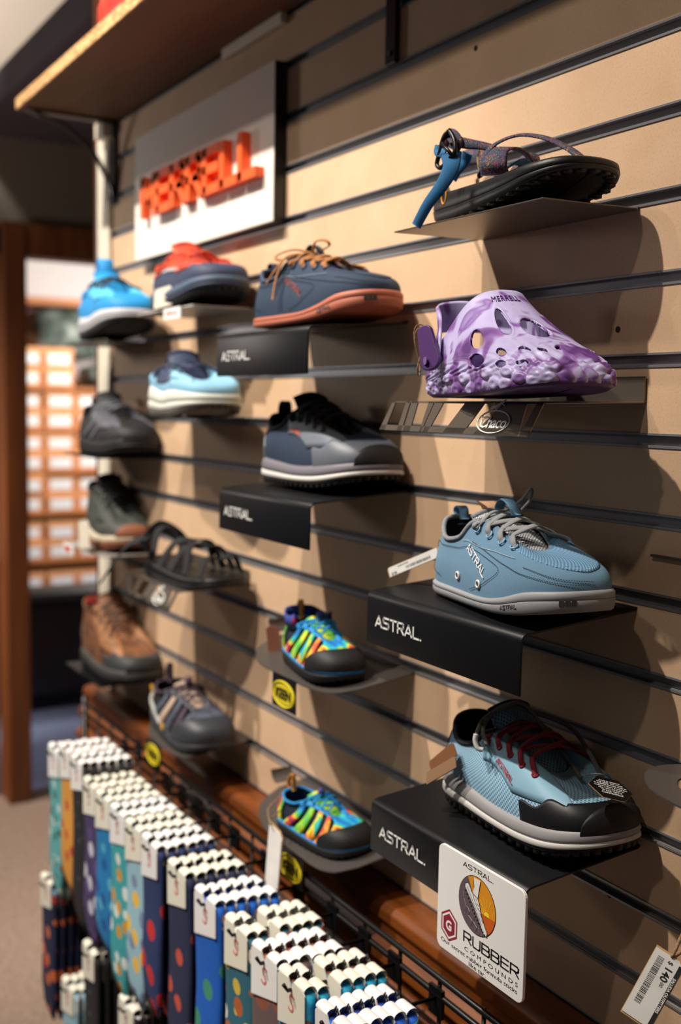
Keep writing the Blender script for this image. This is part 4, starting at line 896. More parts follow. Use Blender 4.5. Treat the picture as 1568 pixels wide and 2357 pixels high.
def sport_sandal(label, loc, yaw, pitch, L, W, mats, hz=1.0, roll=0, cord=BLU, topband=True, rainbow=True):
    trim, web, web2, web3, bandm, toem = mats
    r = empty('sport_sandal', (0,0,0), label=label, cat='sandal'); k = L/.25
    RS = [(0,.04,0,.075),(.1,.06,.021,.074),(.22,.15,.033,.068),(.36,.28,.034,.070),(.46,.36,.029,.078),(.56,.44,.022,.080),(.68,.54,.018,.074),(.8,.62,.014,.066),(.9,.66,.010,.061),(1,.68,0,.059)]
    la = Last(L=L, W=W, rim=[(u, x, y, z*k*hz) for u, x, y, z in RS], zt=((0,.026*k),(.4,.022*k),(.75,.022*k),(1,.030*k)), zb=((0,.005*k),(.1,0),(.65,0),(.85,.005*k),(1,.014*k)),
              ha=((0,.030*k),(.3,.028*k),(.6,.028*k),(.8,.028*k),(1,.030*k)), bulge=.004*k, curve=.006*k)
    # dark inner bootie, pulled in so that the straps stand off it
    n = 100; w = np.linspace(0, 2, n, endpoint=False); V = np.vstack([la.S(w, np.full(n, q), -.0035*k) for q in np.linspace(0, .98, 14)])
    mesh('lining', V, [(i*n+j, i*n+(j+1) % n, (i+1)*n+(j+1) % n, (i+1)*n+j) for i in range(13) for j in range(n)], mat('dark blue lining', (14,30,50), .85) if rainbow else LINING, r, True)
    la.grid(.62, 1.38, -.02, lambda t: .10+.50*np.sin(np.pi*t)**.55, 60, 12, .0045*k, name='toe_bumper', m=toem, parent=r)
    sole_layer(la, la.zb, lambda x: la.zt(x)*.8, [(0, .0), (.2, .003*k), (.8, .004*k), (1, .003*k)], 'outsole', toem, r, lugs=(36, .009*k, .01*k, .002*k, .0015*k))
    sole_layer(la, lambda x: la.zt(x)*.8, lambda x: la.zt(x)+.004*k, [(0, .003*k), (.5, .0045*k), (1, .0008)], 'rand', trim, r)
    la.grid(-.16, .16, 0, lambda t: .25+.72*np.sin(np.pi*t)**.8, 26, 9, .0016, name='heel_panel', m=web3, parent=r)
    for sg in (1, -1):
        for (wa, wb, q0, q1, wd, mm) in ((.30, .50, 0, .96, [.09, .07, .05], web), (.42, .60, 0, .97, [.085, .06, .05], web2), (.53, .70, 0, .97, [.08, .06, .045], web), (.62, .80, 0, .97, [.075, .05, .04], web3), (.70, .90, .1, .97, [.07, .05, .04], web), (.20, .20, 0, .95, [.05, .04, .04], web2)):
            la.band(sg*wa, sg*wb, q0, q1, wd, .0026*k, 'strap', mm, r)
        la.grid(sg*.44, sg*.92, .86, .99, 30, 4, .0034*k, name='lace_edge', m=trim, parent=r)
    la.grid(.84, 1.16, .50, .99, 24, 6, .003*k, name='toe_web', m=web, parent=r)
    mb = MB(); ws = np.linspace(-.46, .46, 51); mb.tube(la.S(ws, np.full(51, .96)), .0034*k, 8); mb.build('collar', trim if rainbow else bandm, r, True)
    tongue(la, web2, r, top=.012*k, back=.016*k, wtop=.020*k)
    laces(la, cord, r, (.50,.60,.70,.79), .92, .0035*k, .003*k, .006*k, name='bungee')
    R = crv(la.rt[:, 0], la.rt[:, 1:], [.56])[0]
    mb = MB(); mb.tube([(R[0], 0, R[2]+.006*k), (R[0]-.004*k, 0, R[2]+.022*k)], .007*k, 12); mb.build('cord_lock', bandm, r, True)
    if topband:
        wv = np.linspace(-.42, .42, 40); B = np.vstack([la.S(wv, np.full(40, .97), .001), la.S(wv, np.full(40, .97), .001)+np.array([-.004*k, 0, .022*k]), la.S(wv, np.full(40, .97), .004)+np.array([-.004*k, 0, .022*k]), la.S(wv, np.full(40, .97), .004)])
        mesh('ankle_band', B, [(i*40+j, i*40+j+1, ((i+1) % 4)*40+j+1, ((i+1) % 4)*40+j) for i in range(4) for j in range(39)], bandm, r, True)
    ribbon([(la.L*.03, 0, .06*k*hz), (-.003, 0, .082*k*hz), (.003, 0, .100*k*hz), (.012*k, 0, .100*k*hz), (.015*k, 0, .07*k*hz)], .011*k, .0018, [(-1,0,0), (-1,0,.3), (0,0,1), (1,0,.3), (1,0,0)], 'heel_tab', web3 if not rainbow else mat('mustard tab', (190,130,40), .7), r, 20)
    place(r, loc, yaw, pitch, roll); return r, la
kid = (BLU, DYE, GRNW, REDW, DYED, RUB)
sport_sandal('toddler tie-dye sport sandal with dark blue and red ankle band on the middle plate shelf', (-1.305, -.070, -.348), -.10, .02, .165, .034, kid, hz=1.18)
sport_sandal('toddler tie-dye sport sandal in bright blue, green and orange on the lowest plate shelf', (-1.285, -.092, -.577), .20, .02, .150, .034, kid, hz=1.15, topband=False)
GRY = mat('slate webbing', (84,92,108), .7, 0, 'noise', 60, (50,54,70)); TANW = mat('tan webbing', (176,152,136), .7); PLM = mat('plum webbing', (62,44,60), .7)
rk, lk = sport_sandal('grey, tan and plum sport sandal with a large dark toe bumper', (-1.805, -.062, -.568), -.02, .02, .225, .046, (mat('grey rand', (70,74,80), .5), GRY, TANW, PLM, PLM, mat('dark grey rubber', (50,54,60), .5)), hz=1.12, cord=mat('plum cord', (60,42,58), .7), topband=False, rainbow=False)

lk.band(.08, .40, .62, .04, [.05,.06,.06], .005, 'heel_stripe', mat('pale grey rubber', (164,166,160), .5), rk)
for w_, q_ in ((.14, .8), (.52, .10)):
    c_ = lk.S([w_], [q_], .006)[0]; mb = MB(); mb.tube([c_, c_+np.array([0, -.0015, 0])], .006, 10); mb.build('emblem', mat('mustard badge', (214,160,30), .5), rk)
# ---------------------------------------------------------------- shoes in the two far columns
def M(n, c, rough=.65, **k): return mat(n, c, rough, **k)
BRT = M('bright blue mesh', (20,140,206)); WHM = M('pale grey foam', (190,190,196), .55); PBL = M('pale blue knit', (134,186,214)); NVY = M('navy knit', (48,58,86))
LSP = M('cream foam', (206,208,198), .55); BKM = M('black textile', (34,35,38), kind='noise', scale=50, c2=(20,20,22)); GRB = M('charcoal overlay', (86,88,96), .45); ORR = M('orange red mesh', (226,76,34), kind='noise', scale=60, c2=(170,50,40))
OLV = M('grey green nubuck', (74,78,72), kind='noise', scale=50, c2=(56,58,54)); BRN = M('brown leather', (126,82,52), kind='noise', scale=50, c2=(92,56,34)); GUM = M('brown rubber', (132,80,54)); YL2 = M('yellow cord', (200,200,30))
r1, _ = trail_shoe('bright blue running shoe with grey midsole at the far end of the wall', 'running shoe', (BRT, M('cyan overlay', (90,190,228), .5), BRT, WHM, M('grey foam low', (150,148,152)), RUB, BRT, M('bright blue tongue', (24,150,216))), (-2.165, -.072, .120), -.04, -.05, L=.262, hz=1.12, lace_m=M('dark lace', (30,40,60)), bumper=False, name='running_shoe', mid_h=1.3)
ribbon([(.06,0,.105), (.052,0,.135), (.06,0,.150), (.075,0,.145), (.078,0,.115)], .03, .012, [(-1,0,0), (-1,0,.3), (0,0,1), (1,0,.3), (1,0,0)], 'tongue_top', BRT, r1, 20)
r2, _ = trail_shoe('navy running shoe with orange and red upper and white lettering on the heel', 'running shoe', (NVY, ORR, NVY, M('slate blue foam', (70,88,110)), M('navy foam', (40,48,70)), RUB, ORR, ORR), (-1.805, -.058, .1535), -.02, -.03, L=.258, hz=.92, lace_m=ORR, bumper=False, name='running_shoe', extra=M('cream heel', (222,206,190)), logo=('MERRELL', WHITE, .40, .56, .085, -.22), mid_h=1.0, bands=[(.2, .42, .55, .95, .10, ORR)])
r3, _ = trail_shoe('pale blue running shoe with thick cream midsole and navy mesh side', 'running shoe', (PBL, PBL, PBL, LSP, LSP, M('taupe rubber', (96,92,84)), NVY, NVY), (-1.755, -.080, -.0215), -.08, -.0, L=.252, hz=.88, lace_m=NVY, bumper=False, name='running_shoe', mid_h=1.5, toeq=.3, bands=[(.50, .52, .25, .98, .24, NVY)])
r4, _ = trail_shoe('all-black trail shoe with charcoal side overlays at the far end', 'trail shoe', (BKM, GRB, BKM, RUB, RUB, RUB, BKM, BKM), (-2.245, -.050, -.107), .02, -.01, L=.272, hz=1.08, lace_m=GRB, bands=[(.3, .6, .1, .8, .07, GRB), (.45, .7, .1, .7, .05, GRB)])
BOOT = [(0,.03,0,.128),(.1,.05,.024,.127),(.22,.13,.035,.118),(.36,.26,.036,.116),(.46,.32,.032,.124),(.56,.38,.026,.124),(.68,.46,.020,.108),(.8,.56,.016,.088),(.9,.635,.011,.074),(1,.67,0,.068)]
r5, _ = trail_shoe('grey-green suede boot with cream and brown sole on the pale shelf', 'boot', (OLV, M('grey green dark', (62,66,62)), OLV, M('cream foam 2', (196,184,160)), GUM, GUM, BKM, OLV), (-2.262, -.030, -.2965), -.06, .0, L=.236, W=.046, rim=BOOT, lace_m=M('dark olive lace', (50,50,44)), name='hiking_boot', mid_h=1.1)
r6, _ = trail_shoe('brown leather hiking boot with black rubber toe at the far end', 'boot', (BRN, M('tan leather', (164,112,72), kind='noise', scale=40), M('charcoal toe rubber', (52,54,56)), M('dark grey foam', (66,64,62)), RUB, RUB, M('brown collar', (96,64,42)), BRN), (-2.25, -.045, -.558), .02, -.01, L=.282, W=.052, rim=BOOT, hz=1.12, lace_m=M('brown lace', (90,60,40)), name='hiking_boot', mid_h=1.2, extra=M('charcoal toe rubber', (52,54,56)))
c_ = _.S([.10], [.25], .003)[0]; mb = MB(); mb.tube([c_, c_+np.array([-.001, -.0015, 0])], .007, 10); mb.build('emblem', mat('mustard badge', (214,160,30), .5), r6)
mb = MB(); mb.box((.055,-.045,.136), (.058,-.02,.150)); mb.build('tongue_label', M('red label', (200,70,64)), r6)

# ---------------------------------------------------------------- cords, tags, card
def world_obj_ribbon(rt, pts, w, th, up, name, m, n=30):
    Mi = (Matrix.Translation(rt.location) @ rt.rotation_euler.to_matrix().to_4x4()).inverted(); return ribbon([tuple(Mi @ Vector(p)) for p in pts], w, th, up, name, m, rt, n)
def world_tube(rt, pts, rad, name, m, n=50):
    Mi = (Matrix.Translation(rt.location) @ rt.rotation_euler.to_matrix().to_4x4()).inverted(); mb = MB(); mb.tube([tuple(Mi @ Vector(p)) for p in smoothpts(pts, n)], rad, 7); return mb.build(name, m, rt, True)
world_tube(r_bt, [at(1110,1726,-.105), at(1097,1708,-.108), at(1100,1680,-.10), at(1118,1652,-.085), at(1160,1628,-.07), at(1195,1617,-.06), at(1225,1640,-.05), at(1260,1690,-.045), at(1300,1740,-.045), at(1338,1790,-.06)], .0022, 'cord', GC)
world_tube(r_bt, [at(1122,1715,-.10), at(1112,1680,-.095), at(1130,1645,-.08), at(1170,1622,-.065), at(1215,1636,-.05), at(1275,1655,-.03), at(1320,1680,-.022), at(1355,1730,-.03), at(1392,1800,-.055)], .0024, 'cord', GC)
world_tube(r_bt, [at(1096,1690,-.112), at(1094,1705,-.113), at(1100,1722,-.112), at(1112,1726,-.108)], .0026, 'cord_end', mat('pale cord end', (196,196,196), .6))
def hexprism(cx, n=6, r0=1.0): return [(r0*math.cos(a+math.pi/6*0), r0*math.sin(a)*.78) for a in np.linspace(0, 2*math.pi, 7)[:-1]]
c0 = atZ(1406, 1814, 1.0); ux = (atZ(1450, 1826, 1.0)-atZ(1362, 1804, 1.0)).normalized(); uy = atZ(1406, 1786, 1.030)-atZ(1406, 1842, .985); uy = (uy-ux*uy.dot(ux)).normalized(); nn = ux.cross(uy)
t = empty('hang_tag', c0, label='small black hexagonal tag with white print lying on the toe of the trail shoe', cat='tag')
hx = [(.0205*math.cos(a), .0205*math.sin(a)) for a in np.linspace(0, 2*math.pi, 7)[:-1]]
mb = MB(); mb.prism(inframe([(a, b, -.0008) for a, b in hx], (0,0,0), ux, uy), nn*.0008); mb.build('card', PLAST, t)
mb = MB(); mb.prism(inframe([(a*1.03, b*1.03, -.0014) for a, b in hx], (0,0,0), ux, uy), nn*.0005); mb.build('card_edge', mat('kraft card', (166,124,80), .8), t)
for i, (s_, z_, sz) in enumerate((('Astral is obsessed', .0095, .0032), ('with GRIP. Our secret', .0062, .0032), ('G-RUBBER formula sticks to', .0029, .0031), ('rocks and docks in ways you', -.0004, .0031), ('have never felt before.', -.0037, .0031), ('WALK WITH', -.0078, .0038), ('CONFIDENCE', -.0116, .0038))):
    V, F = text_geo(s_, sz, 'CENTER', 1, 0, .00005, .00005); V = [(v[0]*.86, v[1]+z_, v[2]+.0003) for v in V]; mesh('lettering', inframe(V, (0,0,0), ux, uy), F, WHITE, t, False)
mb = MB(); mb.tube(smoothpts([tuple(Vector(p)-c0) for p in (atZ(1340,1786,1.02), atZ(1366,1781,1.015), atZ(1395,1784,1.01), atZ(1412,1797,1.012))], 16), .0004, 5); mb.build('string', PLAST, t)
world_obj_ribbon(r_hk, [at(672,985,-.09), at(680,950,-.085), at(715,930,-.075), at(755,928,-.06), at(785,950,-.05), at(795,990,-.05)], .007, .003, (.5, -.5, .7), 'lace_loop', mat('black lace', (20,20,24), .7))
world_obj_ribbon(r_hk, [at(690,990,-.08), at(720,955,-.075), at(760,950,-.06), at(800,985,-.05), at(830,1020,-.05)], .007, .003, (.5, -.5, .7), 'lace_loop', mat('black lace', (20,20,24), .7))
# large white card on the lowest black shelf
c = empty('display_card', (-.787, -.150, -.4355), label='white rounded display card with a shoe picture on the lowest black shelf', cat='card')
def rr(w, h, r_, top=0):
    out = []
    for cx, cy, a0 in ((w/2-r_, -r_, 0), (-w/2+r_, -r_, 1), (-w/2+r_, -h+r_, 2), (w/2-r_, -h+r_, 3)):
        out += [(cx+r_*math.cos(math.pi/2*(a0+k/5)), cy+r_*math.sin(math.pi/2*(a0+k/5))) for k in range(6)]
    return out
Wc, Hc = .133, .108
mb = MB(); mb.prism([(x, 0, z) for x, z in rr(Wc, Hc, .008)], (0, -.0032, 0)); mb.build('card_body', mat('white foam card', (238,236,234), .5), c, bevel=.0005)
FY = -.0033
def flat(poly, col, name='picture', d=0.0): mb = MB(); mb.prism([(x, FY-d, z) for x, z in poly], (0, -.00012, 0)); return mb.build(name, mat('card ink %d %d %d' % col, col, .55), c)
CX, CZ, RX = -.003, -.0415, .0280
circ = [(CX+RX*math.cos(a), CZ+RX*math.sin(a)) for a in np.linspace(0, 2*math.pi, 65)[:-1]]
def clip(poly, a, b, cc):    # keep a*x+b*z<=cc (relative to circle centre, unit radius)
    out = []; f = lambda p: a*(p[0]-CX)/RX+b*(p[1]-CZ)/RX-cc
    for i in range(len(poly)):
        p, q = poly[i-1], poly[i]; fp, fq = f(p), f(q)
        if (fp <= 0) != (fq <= 0): t_ = fp/(fp-fq); out.append((p[0]+(q[0]-p[0])*t_, p[1]+(q[1]-p[1])*t_))
        if fq <= 0: out.append(q)
    return out
flat([(CX+(x-CX)*1.03, CZ+(z-CZ)*1.03) for x, z in circ], (34,30,34), 'picture_rim')
flat(circ, (222,146,24), d=.0001)
flat(clip(circ, 0, 1, -.15), (206,92,30), d=.0002)                       # red-orange land
flat(clip(circ, .72, .42, -.02), (98,82,92), d=.0003)                    # grey rock
sx, sz = .55, -.15
for k in range(9):
    a = math.radians(10+k*20); p = lambda r_, da: (CX+RX*(sx+r_*math.cos(a+da)), CZ+RX*(sz+r_*math.sin(a+da)))
    q = [p(.17, .05), p(.17, -.05), p(.62, -.02), p(.62, .02)]; q = [v for v in q]
    if all(math.hypot(v[0]-CX, v[1]-CZ) < RX for v in q): flat(q, (236,196,50), d=.00025)
flat([(CX+RX*(sx+.15*math.cos(a)), CZ+RX*(sz+.15*math.sin(a))) for a in np.linspace(0, math.pi, 13)], (244,220,40), d=.00045)
leg = [(-.22,.95),(.18,.95),(.10,.55),(.06,.30),(-.24,.36),(-.16,.6)]; flat([(CX+RX*x, CZ+RX*z) for x, z in leg], (236,232,230), d=.0004)
shoe_ = [(-.66,.58),(-.50,.66),(-.36,.52),(-.24,.36),(.06,.30),(.16,.12),(.26,-.18),(.44,-.48),(.62,-.72),(.58,-.86),(.40,-.80),(.14,-.44),(-.16,-.06),(-.46,.24),(-.66,.44)]
def R_(p): return (CX+RX*p[0], CZ+RX*p[1])
flat([R_(p) for p in shoe_], (232,230,230), d=.0005)
mb = MB(); L3 = lambda p: (R_(p)[0], FY-.0007, R_(p)[1])
mb.tube([L3(p) for p in shoe_], .00035, 4, True)
for k in range(14):
    t_ = k/13; x, z = -.60+t_*1.10, .36-t_*1.16-.10*math.sin(t_*3.1); mb.tube([L3((x, z)), L3((x-.05, z-.05))], .0005, 4)
for k in range(5): mb.tube([L3((-.06+.08*k, .24-.14*k)), L3((.02+.09*k, .20-.16*k))], .0003, 4)
for pl in ([(-.55,.5),(-.3,.2),(0,-.15),(.3,-.55)], [(-.2,.4),(-.15,.2),(.1,-.1)], leg[:1]+[(-.16,.6)], [(.18,.95),(.06,.30)]): mb.tube([L3(p) for p in pl], .00025, 4)
mb.build('picture_lines', DARKTXT, c)
mb = MB()
for pl in ([(-.5,-.2),(-.35,-.35),(-.42,-.5),(-.2,-.62),(-.25,-.8)], [(-.7,.0),(-.55,-.25),(-.6,-.5)], [(-.1,-.4),(-.15,-.6),(.05,-.75),(.0,-.9)], [(-.75,.25),(-.7,.05)], [(.15,-.7),(.2,-.85)]): mb.tube([L3(p) for p in pl], .00022, 4)
mb.build('rock_lines', mat('rock line ink', (180,168,172), .6), c)
def stk(s_, h, x, z, wd, wt=.13, m=DARKTXT, gap=.28):
    V, F, w = stroke_geo(s_, h, wt, gap, .0001); k = wd/w; V = [(v[0]*k+x, v[1]+z, v[2]) for v in V]; mesh('lettering', inframe(V, (0, FY, 0), (1,0,0), (0,0,1)), F, m, c, False)
stk('ASTRAL.', .0044, -.026, -.0098, .046, .15)
stk('RUBBER', .0098, -.022, -.0845, .082, .16, gap=.24)
for s_, sz, x, z, sp in (('COMPOUNDS', .0074, .0195, -.0935, 1.62), ('Our secret rubber formula sticks', .0078, .0, -.1003, 1.0), ('like tar.', .0078, .0, -.1062, 1.0)):
    V, F = text_geo(s_, sz, 'CENTER', sp, 0, .00005, .0)
    V = np.array(V); wd = V[:, 0].max()-V[:, 0].min(); tgt = {'C': .080, 'O': .118, 'l': .026}[s_[0]]; V[:, 0] *= tgt/wd
    mesh('lettering', inframe([(v[0]+x, v[1]*.80+z, .0001) for v in V], (0, FY, 0), (1,0,0), (0,0,1)), F, DARKTXT, c, False)
MAR = (142,20,52); hx2 = lambda r_: [(-.046+r_*math.sin(a), -.0795+r_*math.cos(a)*1.12) for a in np.linspace(0, 2*math.pi, 7)[:-1]]
for k, (r_, col) in enumerate(((.0150, MAR), (.0128, (240,238,236)), (.0108, MAR))): flat(hx2(r_), col, 'emblem', .0001*k)
V, F = text_geo('G', .0135, 'CENTER', 1, 0, .0001, .0004); V = [(v[0]-.046, v[1]-.0843, v[2]+.0005) for v in V]; mesh('emblem_letter', inframe(V, (0, FY, 0), (1,0,0), (0,0,1)), F, WHITE, c, False)
# price tags
KR = mat('brown kraft card', (112,82,54), .8)

def tag_from(label, A, B, C, th, lines, **k):
    """card whose text runs A->B, with C on the far side of its height"""
    A, B, C = Vector(A), Vector(B), Vector(C); ux = (B-A); w = ux.length; ux.normalize(); v = C-A; v = v-ux*v.dot(ux); h = v.length
    return swing_tag(label, (A+B)/2+v/2, ux, v, w, h, th, [(t_, x*w, y*h, s_*h, m_, al) for t_, x, y, s_, m_, al in lines], **k), w, h
(t, ux, uy, n), w, h = tag_from('white price tag with barcode hanging on twine at the lower right of the wall', atZ(1512, 2180, .96), atZ(1432, 2325, .96), atZ(1578, 2222, .95), .0008,
    [('$', -.44, .02, .22, DARKTXT, 'LEFT'), ('140', -.36, .02, .34, DARKTXT, 'LEFT'), ('00', -.13, .10, .16, DARKTXT, 'LEFT')], back=mat('tag kraft edge', (196,160,112), .8))
bars_code(t, ux, uy, -w*.42, w*.30, -h*.34, -h*.12)
mb = MB(); mb.add(inframe([(-w*.45, h*.36, .0002), (w*.48, h*.36, .0002), (w*.48, h*.49, .0002), (-w*.45, h*.49, .0002)], (0,0,0), ux, uy), [(0,1,2,3)]); mb.build('header_bar', DARKTXT, t)
V, F = text_geo('SALUDA OUTFITTERS', h*.13, 'CENTER', 1, 0, .00005, .0001); mesh('lettering', inframe([(v[0], v[1]+h*.38, v[2]+.0004) for v in V], (0,0,0), ux, uy), F, WHITE, t, False)
tw = empty('twine_loop', (0,0,0), label='twisted jute twine holding the price tag at the lower right', cat='twine')
mb = MB(); mb.tube(smoothpts([atZ(1600, 2120, .97), atZ(1572, 2150, .96), atZ(1556, 2185, .955), atZ(1548, 2202, .955), atZ(1568, 2190, .965), atZ(1590, 2150, .975)], 30), .0016, 7); mb.build('cord', TWINE, tw, True)
(t, ux, uy, n), w, h = tag_from('white price tag with barcode hanging off the heel of the light blue sneaker', at(899, 1328, -.105), at(1010, 1282, -.090), at(893, 1308, -.106), .0008,
    [('$106', -.46, -.42, .42, DARKTXT, 'LEFT'), ('SALUDA OUTFITTERS', -.30, .22, .17, DARKTXT, 'LEFT')], back=mat('tag kraft edge', (196,160,112), .8))
bars_code(t, ux, uy, -w*.15, w*.36, -h*.30, 0)
(t, ux, uy, n), w, h = tag_from('long white tag on twine hanging from the bright tie-dye toddler sandal', at(620, 1895, -.150), at(608, 2050, -.150), at(650, 1908, -.150), .0010, [], back=mat('tag kraft edge', (196,160,112), .8))
tw = empty('twine_loop', (0,0,0), label='jute twine tied between the long white tag and the toddler sandal', cat='twine')
mb = MB(); mb.tube(smoothpts([at(622, 1898, -.155), at(618, 1862, -.13), at(640, 1838, -.11), at(655, 1822, -.09), at(660, 1850, -.10), at(628, 1880, -.14)], 30), .0010, 6); mb.build('cord', TWINE, tw, True)
for i, (A, B, C, lb) in enumerate(((atZ(982, 1806, 1.16), atZ(1050, 1766, 1.14), atZ(972, 1784, 1.175), 'brown kraft tag lying against the heel of the trail shoe, lower of the pair'), (atZ(996, 1784, 1.18), atZ(1052, 1738, 1.15), atZ(984, 1756, 1.19), 'orange kraft tag against the heel of the trail shoe, upper of the pair'))):
    tag_from(lb, A, B, C, .0012, [], m=KR if i == 0 else mat('orange kraft card', (118,74,40), .8))
tw = empty('twine_loop', (0,0,0), label='jute twine from the kraft tags to the heel of the trail shoe', cat='twine')
mb = MB(); mb.tube(smoothpts([at(1045, 1742, -.08), at(1038, 1715, -.08), at(1048, 1692, -.075), at(1064, 1688, -.07)], 20), .0008, 6); mb.build('cord', TWINE, tw, True)
tag_from('reddish brown kraft tag behind the heel of the dark-banded tie-dye toddler sandal', at(618, 1500, -.09), at(648, 1498, -.075), at(622, 1442, -.09), .001, [], m=mat('red brown kraft card', (150,98,76), .8))
tag_from('small cream tag with a yellow motif against the orange running shoe', at(354, 712, -.115), at(398, 700, -.112), at(368, 664, -.112), .0012, [], m=mat('cream card', (224,214,196), .7))
tag_from('cream price tag hanging in front of the corner post beside the grey-green boot', at(182, 1262, -.12), at(206, 1262, -.12), at(184, 1198, -.12), .0012, [], m=mat('cream card', (224,214,196), .7))
# ================================================================ wire grid and sock display
WIRE = mat('black wire', (16,16,17), .35, .2)
g = empty('wire_grid_panel', (0,0,0), label='black wire grid panel standing in front of the timber base and carrying the socks', cat='wire grid')
GY, GT = -.112, -.610
m_ = MB()
for k, x in enumerate(np.arange(-2.12, .1, .0762)): m_.tube([(x, GY, -1.45), (x, GY, GT)], .0026, 6)
m_.build('vertical_wires', WIRE, g, True)
m_ = MB()
for z in list(np.arange(GT-.0762, -1.45, -.0762)): m_.tube([(-2.12, GY-.005, z), (.1, GY-.005, z)], .0026, 6)
m_.build('horizontal_wires', WIRE, g, True)
m_ = MB(); m_.tube([(-2.12, GY-.005, GT), (.1, GY-.005, GT)], .0036, 8); m_.tube([(-2.12, GY-.005, GT-.020), (.1, GY-.005, GT-.020)], .0036, 8); m_.build('top_rail', WIRE, g, True)
m_ = MB(); m_.tube([(-2.12, GY-.004, -1.498), (-2.12, GY-.004, GT+.012)], .006, 8); m_.build('end_post', WIRE, g, True)

def sock_mats():
    D = {}
    def s(n, c, cols, scale, ex=.36): D[n] = mat('sock knit '+n, c, .85, 0, 'spots', scale*1.7, cols=cols, extra=ex, bump=.3)
    s('teal', (92,168,172), [(40,90,80), (120,60,50), (200,216,210)], 26); s('purple', (66,52,96), [(200,200,214), (170,120,150), (90,70,130)], 20, .42)
    s('blue', (14,92,190), [(60,140,110), (206,160,130), (14,92,190)], 18, .40); s('turq', (56,160,168), [(206,150,40), (110,50,70), (220,226,222)], 22, .4)
    s('navy', (36,52,98), [(200,40,40), (220,190,90), (36,52,98)], 17, .42); s('midnight', (34,40,72), [(196,80,60), (210,206,200), (34,40,72)], 18, .34)
    s('petrol', (40,98,116), [(176,90,40), (200,40,44), (236,230,220), (214,180,60)], 22, .42); s('brown', (104,84,82), [(60,28,20), (104,84,82), (140,80,60)], 12, .45)
    s('aqua', (24,150,186), [(70,40,34), (30,140,180), (110,70,60)], 13, .40); s('royal', (20,90,200), [(90,170,160), (20,60,150)], 24, .36)
    s('cyan', (20,120,180), [(16,80,150), (80,170,200)], 20); s('lav', (150,190,206), [(236,190,60), (220,226,230), (120,140,170)], 20, .42)
    s('cow', (226,226,230), [(24,24,28), (24,24,28), (226,226,230)], 13, .5); s('butterfly', (150,132,128), [(206,80,30), (150,132,128), (190,60,30)], 13, .42)
    s('black', (26,26,30), [(80,84,90), (26,26,30)], 30, .2); s('dkfish', (22,32,66), [(206,104,50), (120,190,220), (180,60,50), (22,32,66)], 22, .42); s('orange', (214,150,60), [(190,70,50), (214,150,60)], 22)
    return D
SM = sock_mats()
HC = mat('cream sock card', (228,224,208), .7); HW = mat('white sock card', (234,232,230), .65); REDM = mat('faded red print', (206,120,110), .7)
def sock_meshes(matn, card, Wd=.060, Hs=.235, foot=1):
    """one pair of socks folded under a card: meshes shared by the copies of a row"""
    A = {}
    # card: front and back leaf folded over the top, with a notch at the hook
    m_ = MB(); t = .0012; D = .0062; H = .050
    fr = [(-Wd/2, -H-.010), (Wd/2, -H+.006), (Wd/2, -.006)]+[(Wd/2*math.cos(a), -.006+.006*math.sin(a)) for a in np.linspace(.3, 1.3, 4)]+[(.006, 0), (0, -.010), (-.006, 0)]+[(Wd/2*math.cos(a), -.006+.006*math.sin(a)) for a in np.linspace(1.85, 2.8, 4)]+[(-Wd/2, -.006)]
    m_.prism([(x, -D, z) for x, z in fr], (0, -t, 0)); bk = [(x, max(z, -.016)) for x, z in fr[0:]]
    m_.prism([(x, D, z) for x, z in bk], (0, t, 0))
    V = []; n = 9; xs = [-Wd/2, -.007, .007, Wd/2]
    for (xa, xb) in ((-Wd/2+.001, -.007), (.007, Wd/2-.001)):
        P = []
        for k in range(n):
            a = math.pi*k/(n-1); P.append((-(D+t)*math.cos(a), .0055*math.sin(a)-.002))
        Vv = [(xa, y, z) for y, z in P]+[(xb, y, z) for y, z in P]; m_.add(Vv, [(k, k+1, n+k+1, n+k) for k in range(n-1)])
    A['header_card'] = (m_, card, False)
    # sock body : flattened tube with a heel bend near the bottom
    m_ = MB(); rows = []; nz = 22; k = 16
    for i in range(nz):
        t_ = i/(nz-1); z = -.005-(Hs-.005)*t_; w = (Wd/2+.0065)*(1+.03*math.sin(t_*7)); cx = 0; sl = 0
        if foot: cx = -.006*max(0, (t_-.55)/.45); sl = -.030*max(0, (t_-.62)/.38); w *= (1-.30*max(0, (t_-.86)/.14))
        y = .0056+.0010*math.sin(9*t_+1)
        rows.append([(cx+w*np.sign(math.cos(a))*abs(math.cos(a))**.55, y*np.sign(math.sin(a))*abs(math.sin(a))**.7, z+sl*(math.cos(a)*.5+.5)) for a in np.linspace(0, 2*math.pi, k, endpoint=False)])
    V = [p for r_ in rows for p in r_]; F = [(i*k+j, i*k+(j+1) % k, (i+1)*k+(j+1) % k, (i+1)*k+j) for i in range(nz-1) for j in range(k)]+[tuple(range(k))[::-1], tuple((nz-1)*k+j for j in range(k))]
    m_.add(V, F); A['sock'] = (m_, SM[matn], True)
    m_ = MB(); m_.tube([(-.009, 0, -.006), (-.003, 0, .004), (0, 0, .0095), (.003, 0, .004), (.009, 0, -.006)], .0011, 6); m_.tube([(-.009, .004, .001), (0, .002, .006), (.009, -.004, .001)], .0010, 6); A['hook_tab'] = (m_, PLAST, True)
    V_, F_2 = text_geo('S', .030, 'CENTER', 1, .15, .0001, .0); m_ = MB(); m_.add([(v[0], -D-t-.0003-v[2], -.036+v[1]) for v in V_], F_2); q = [(.009*math.sin(a*2)*.7, -.028+.010*math.cos(a)) for a in np.linspace(0, 2*math.pi, 33)[:-1]]
    A['print'] = (m_, REDM, False)
    return A
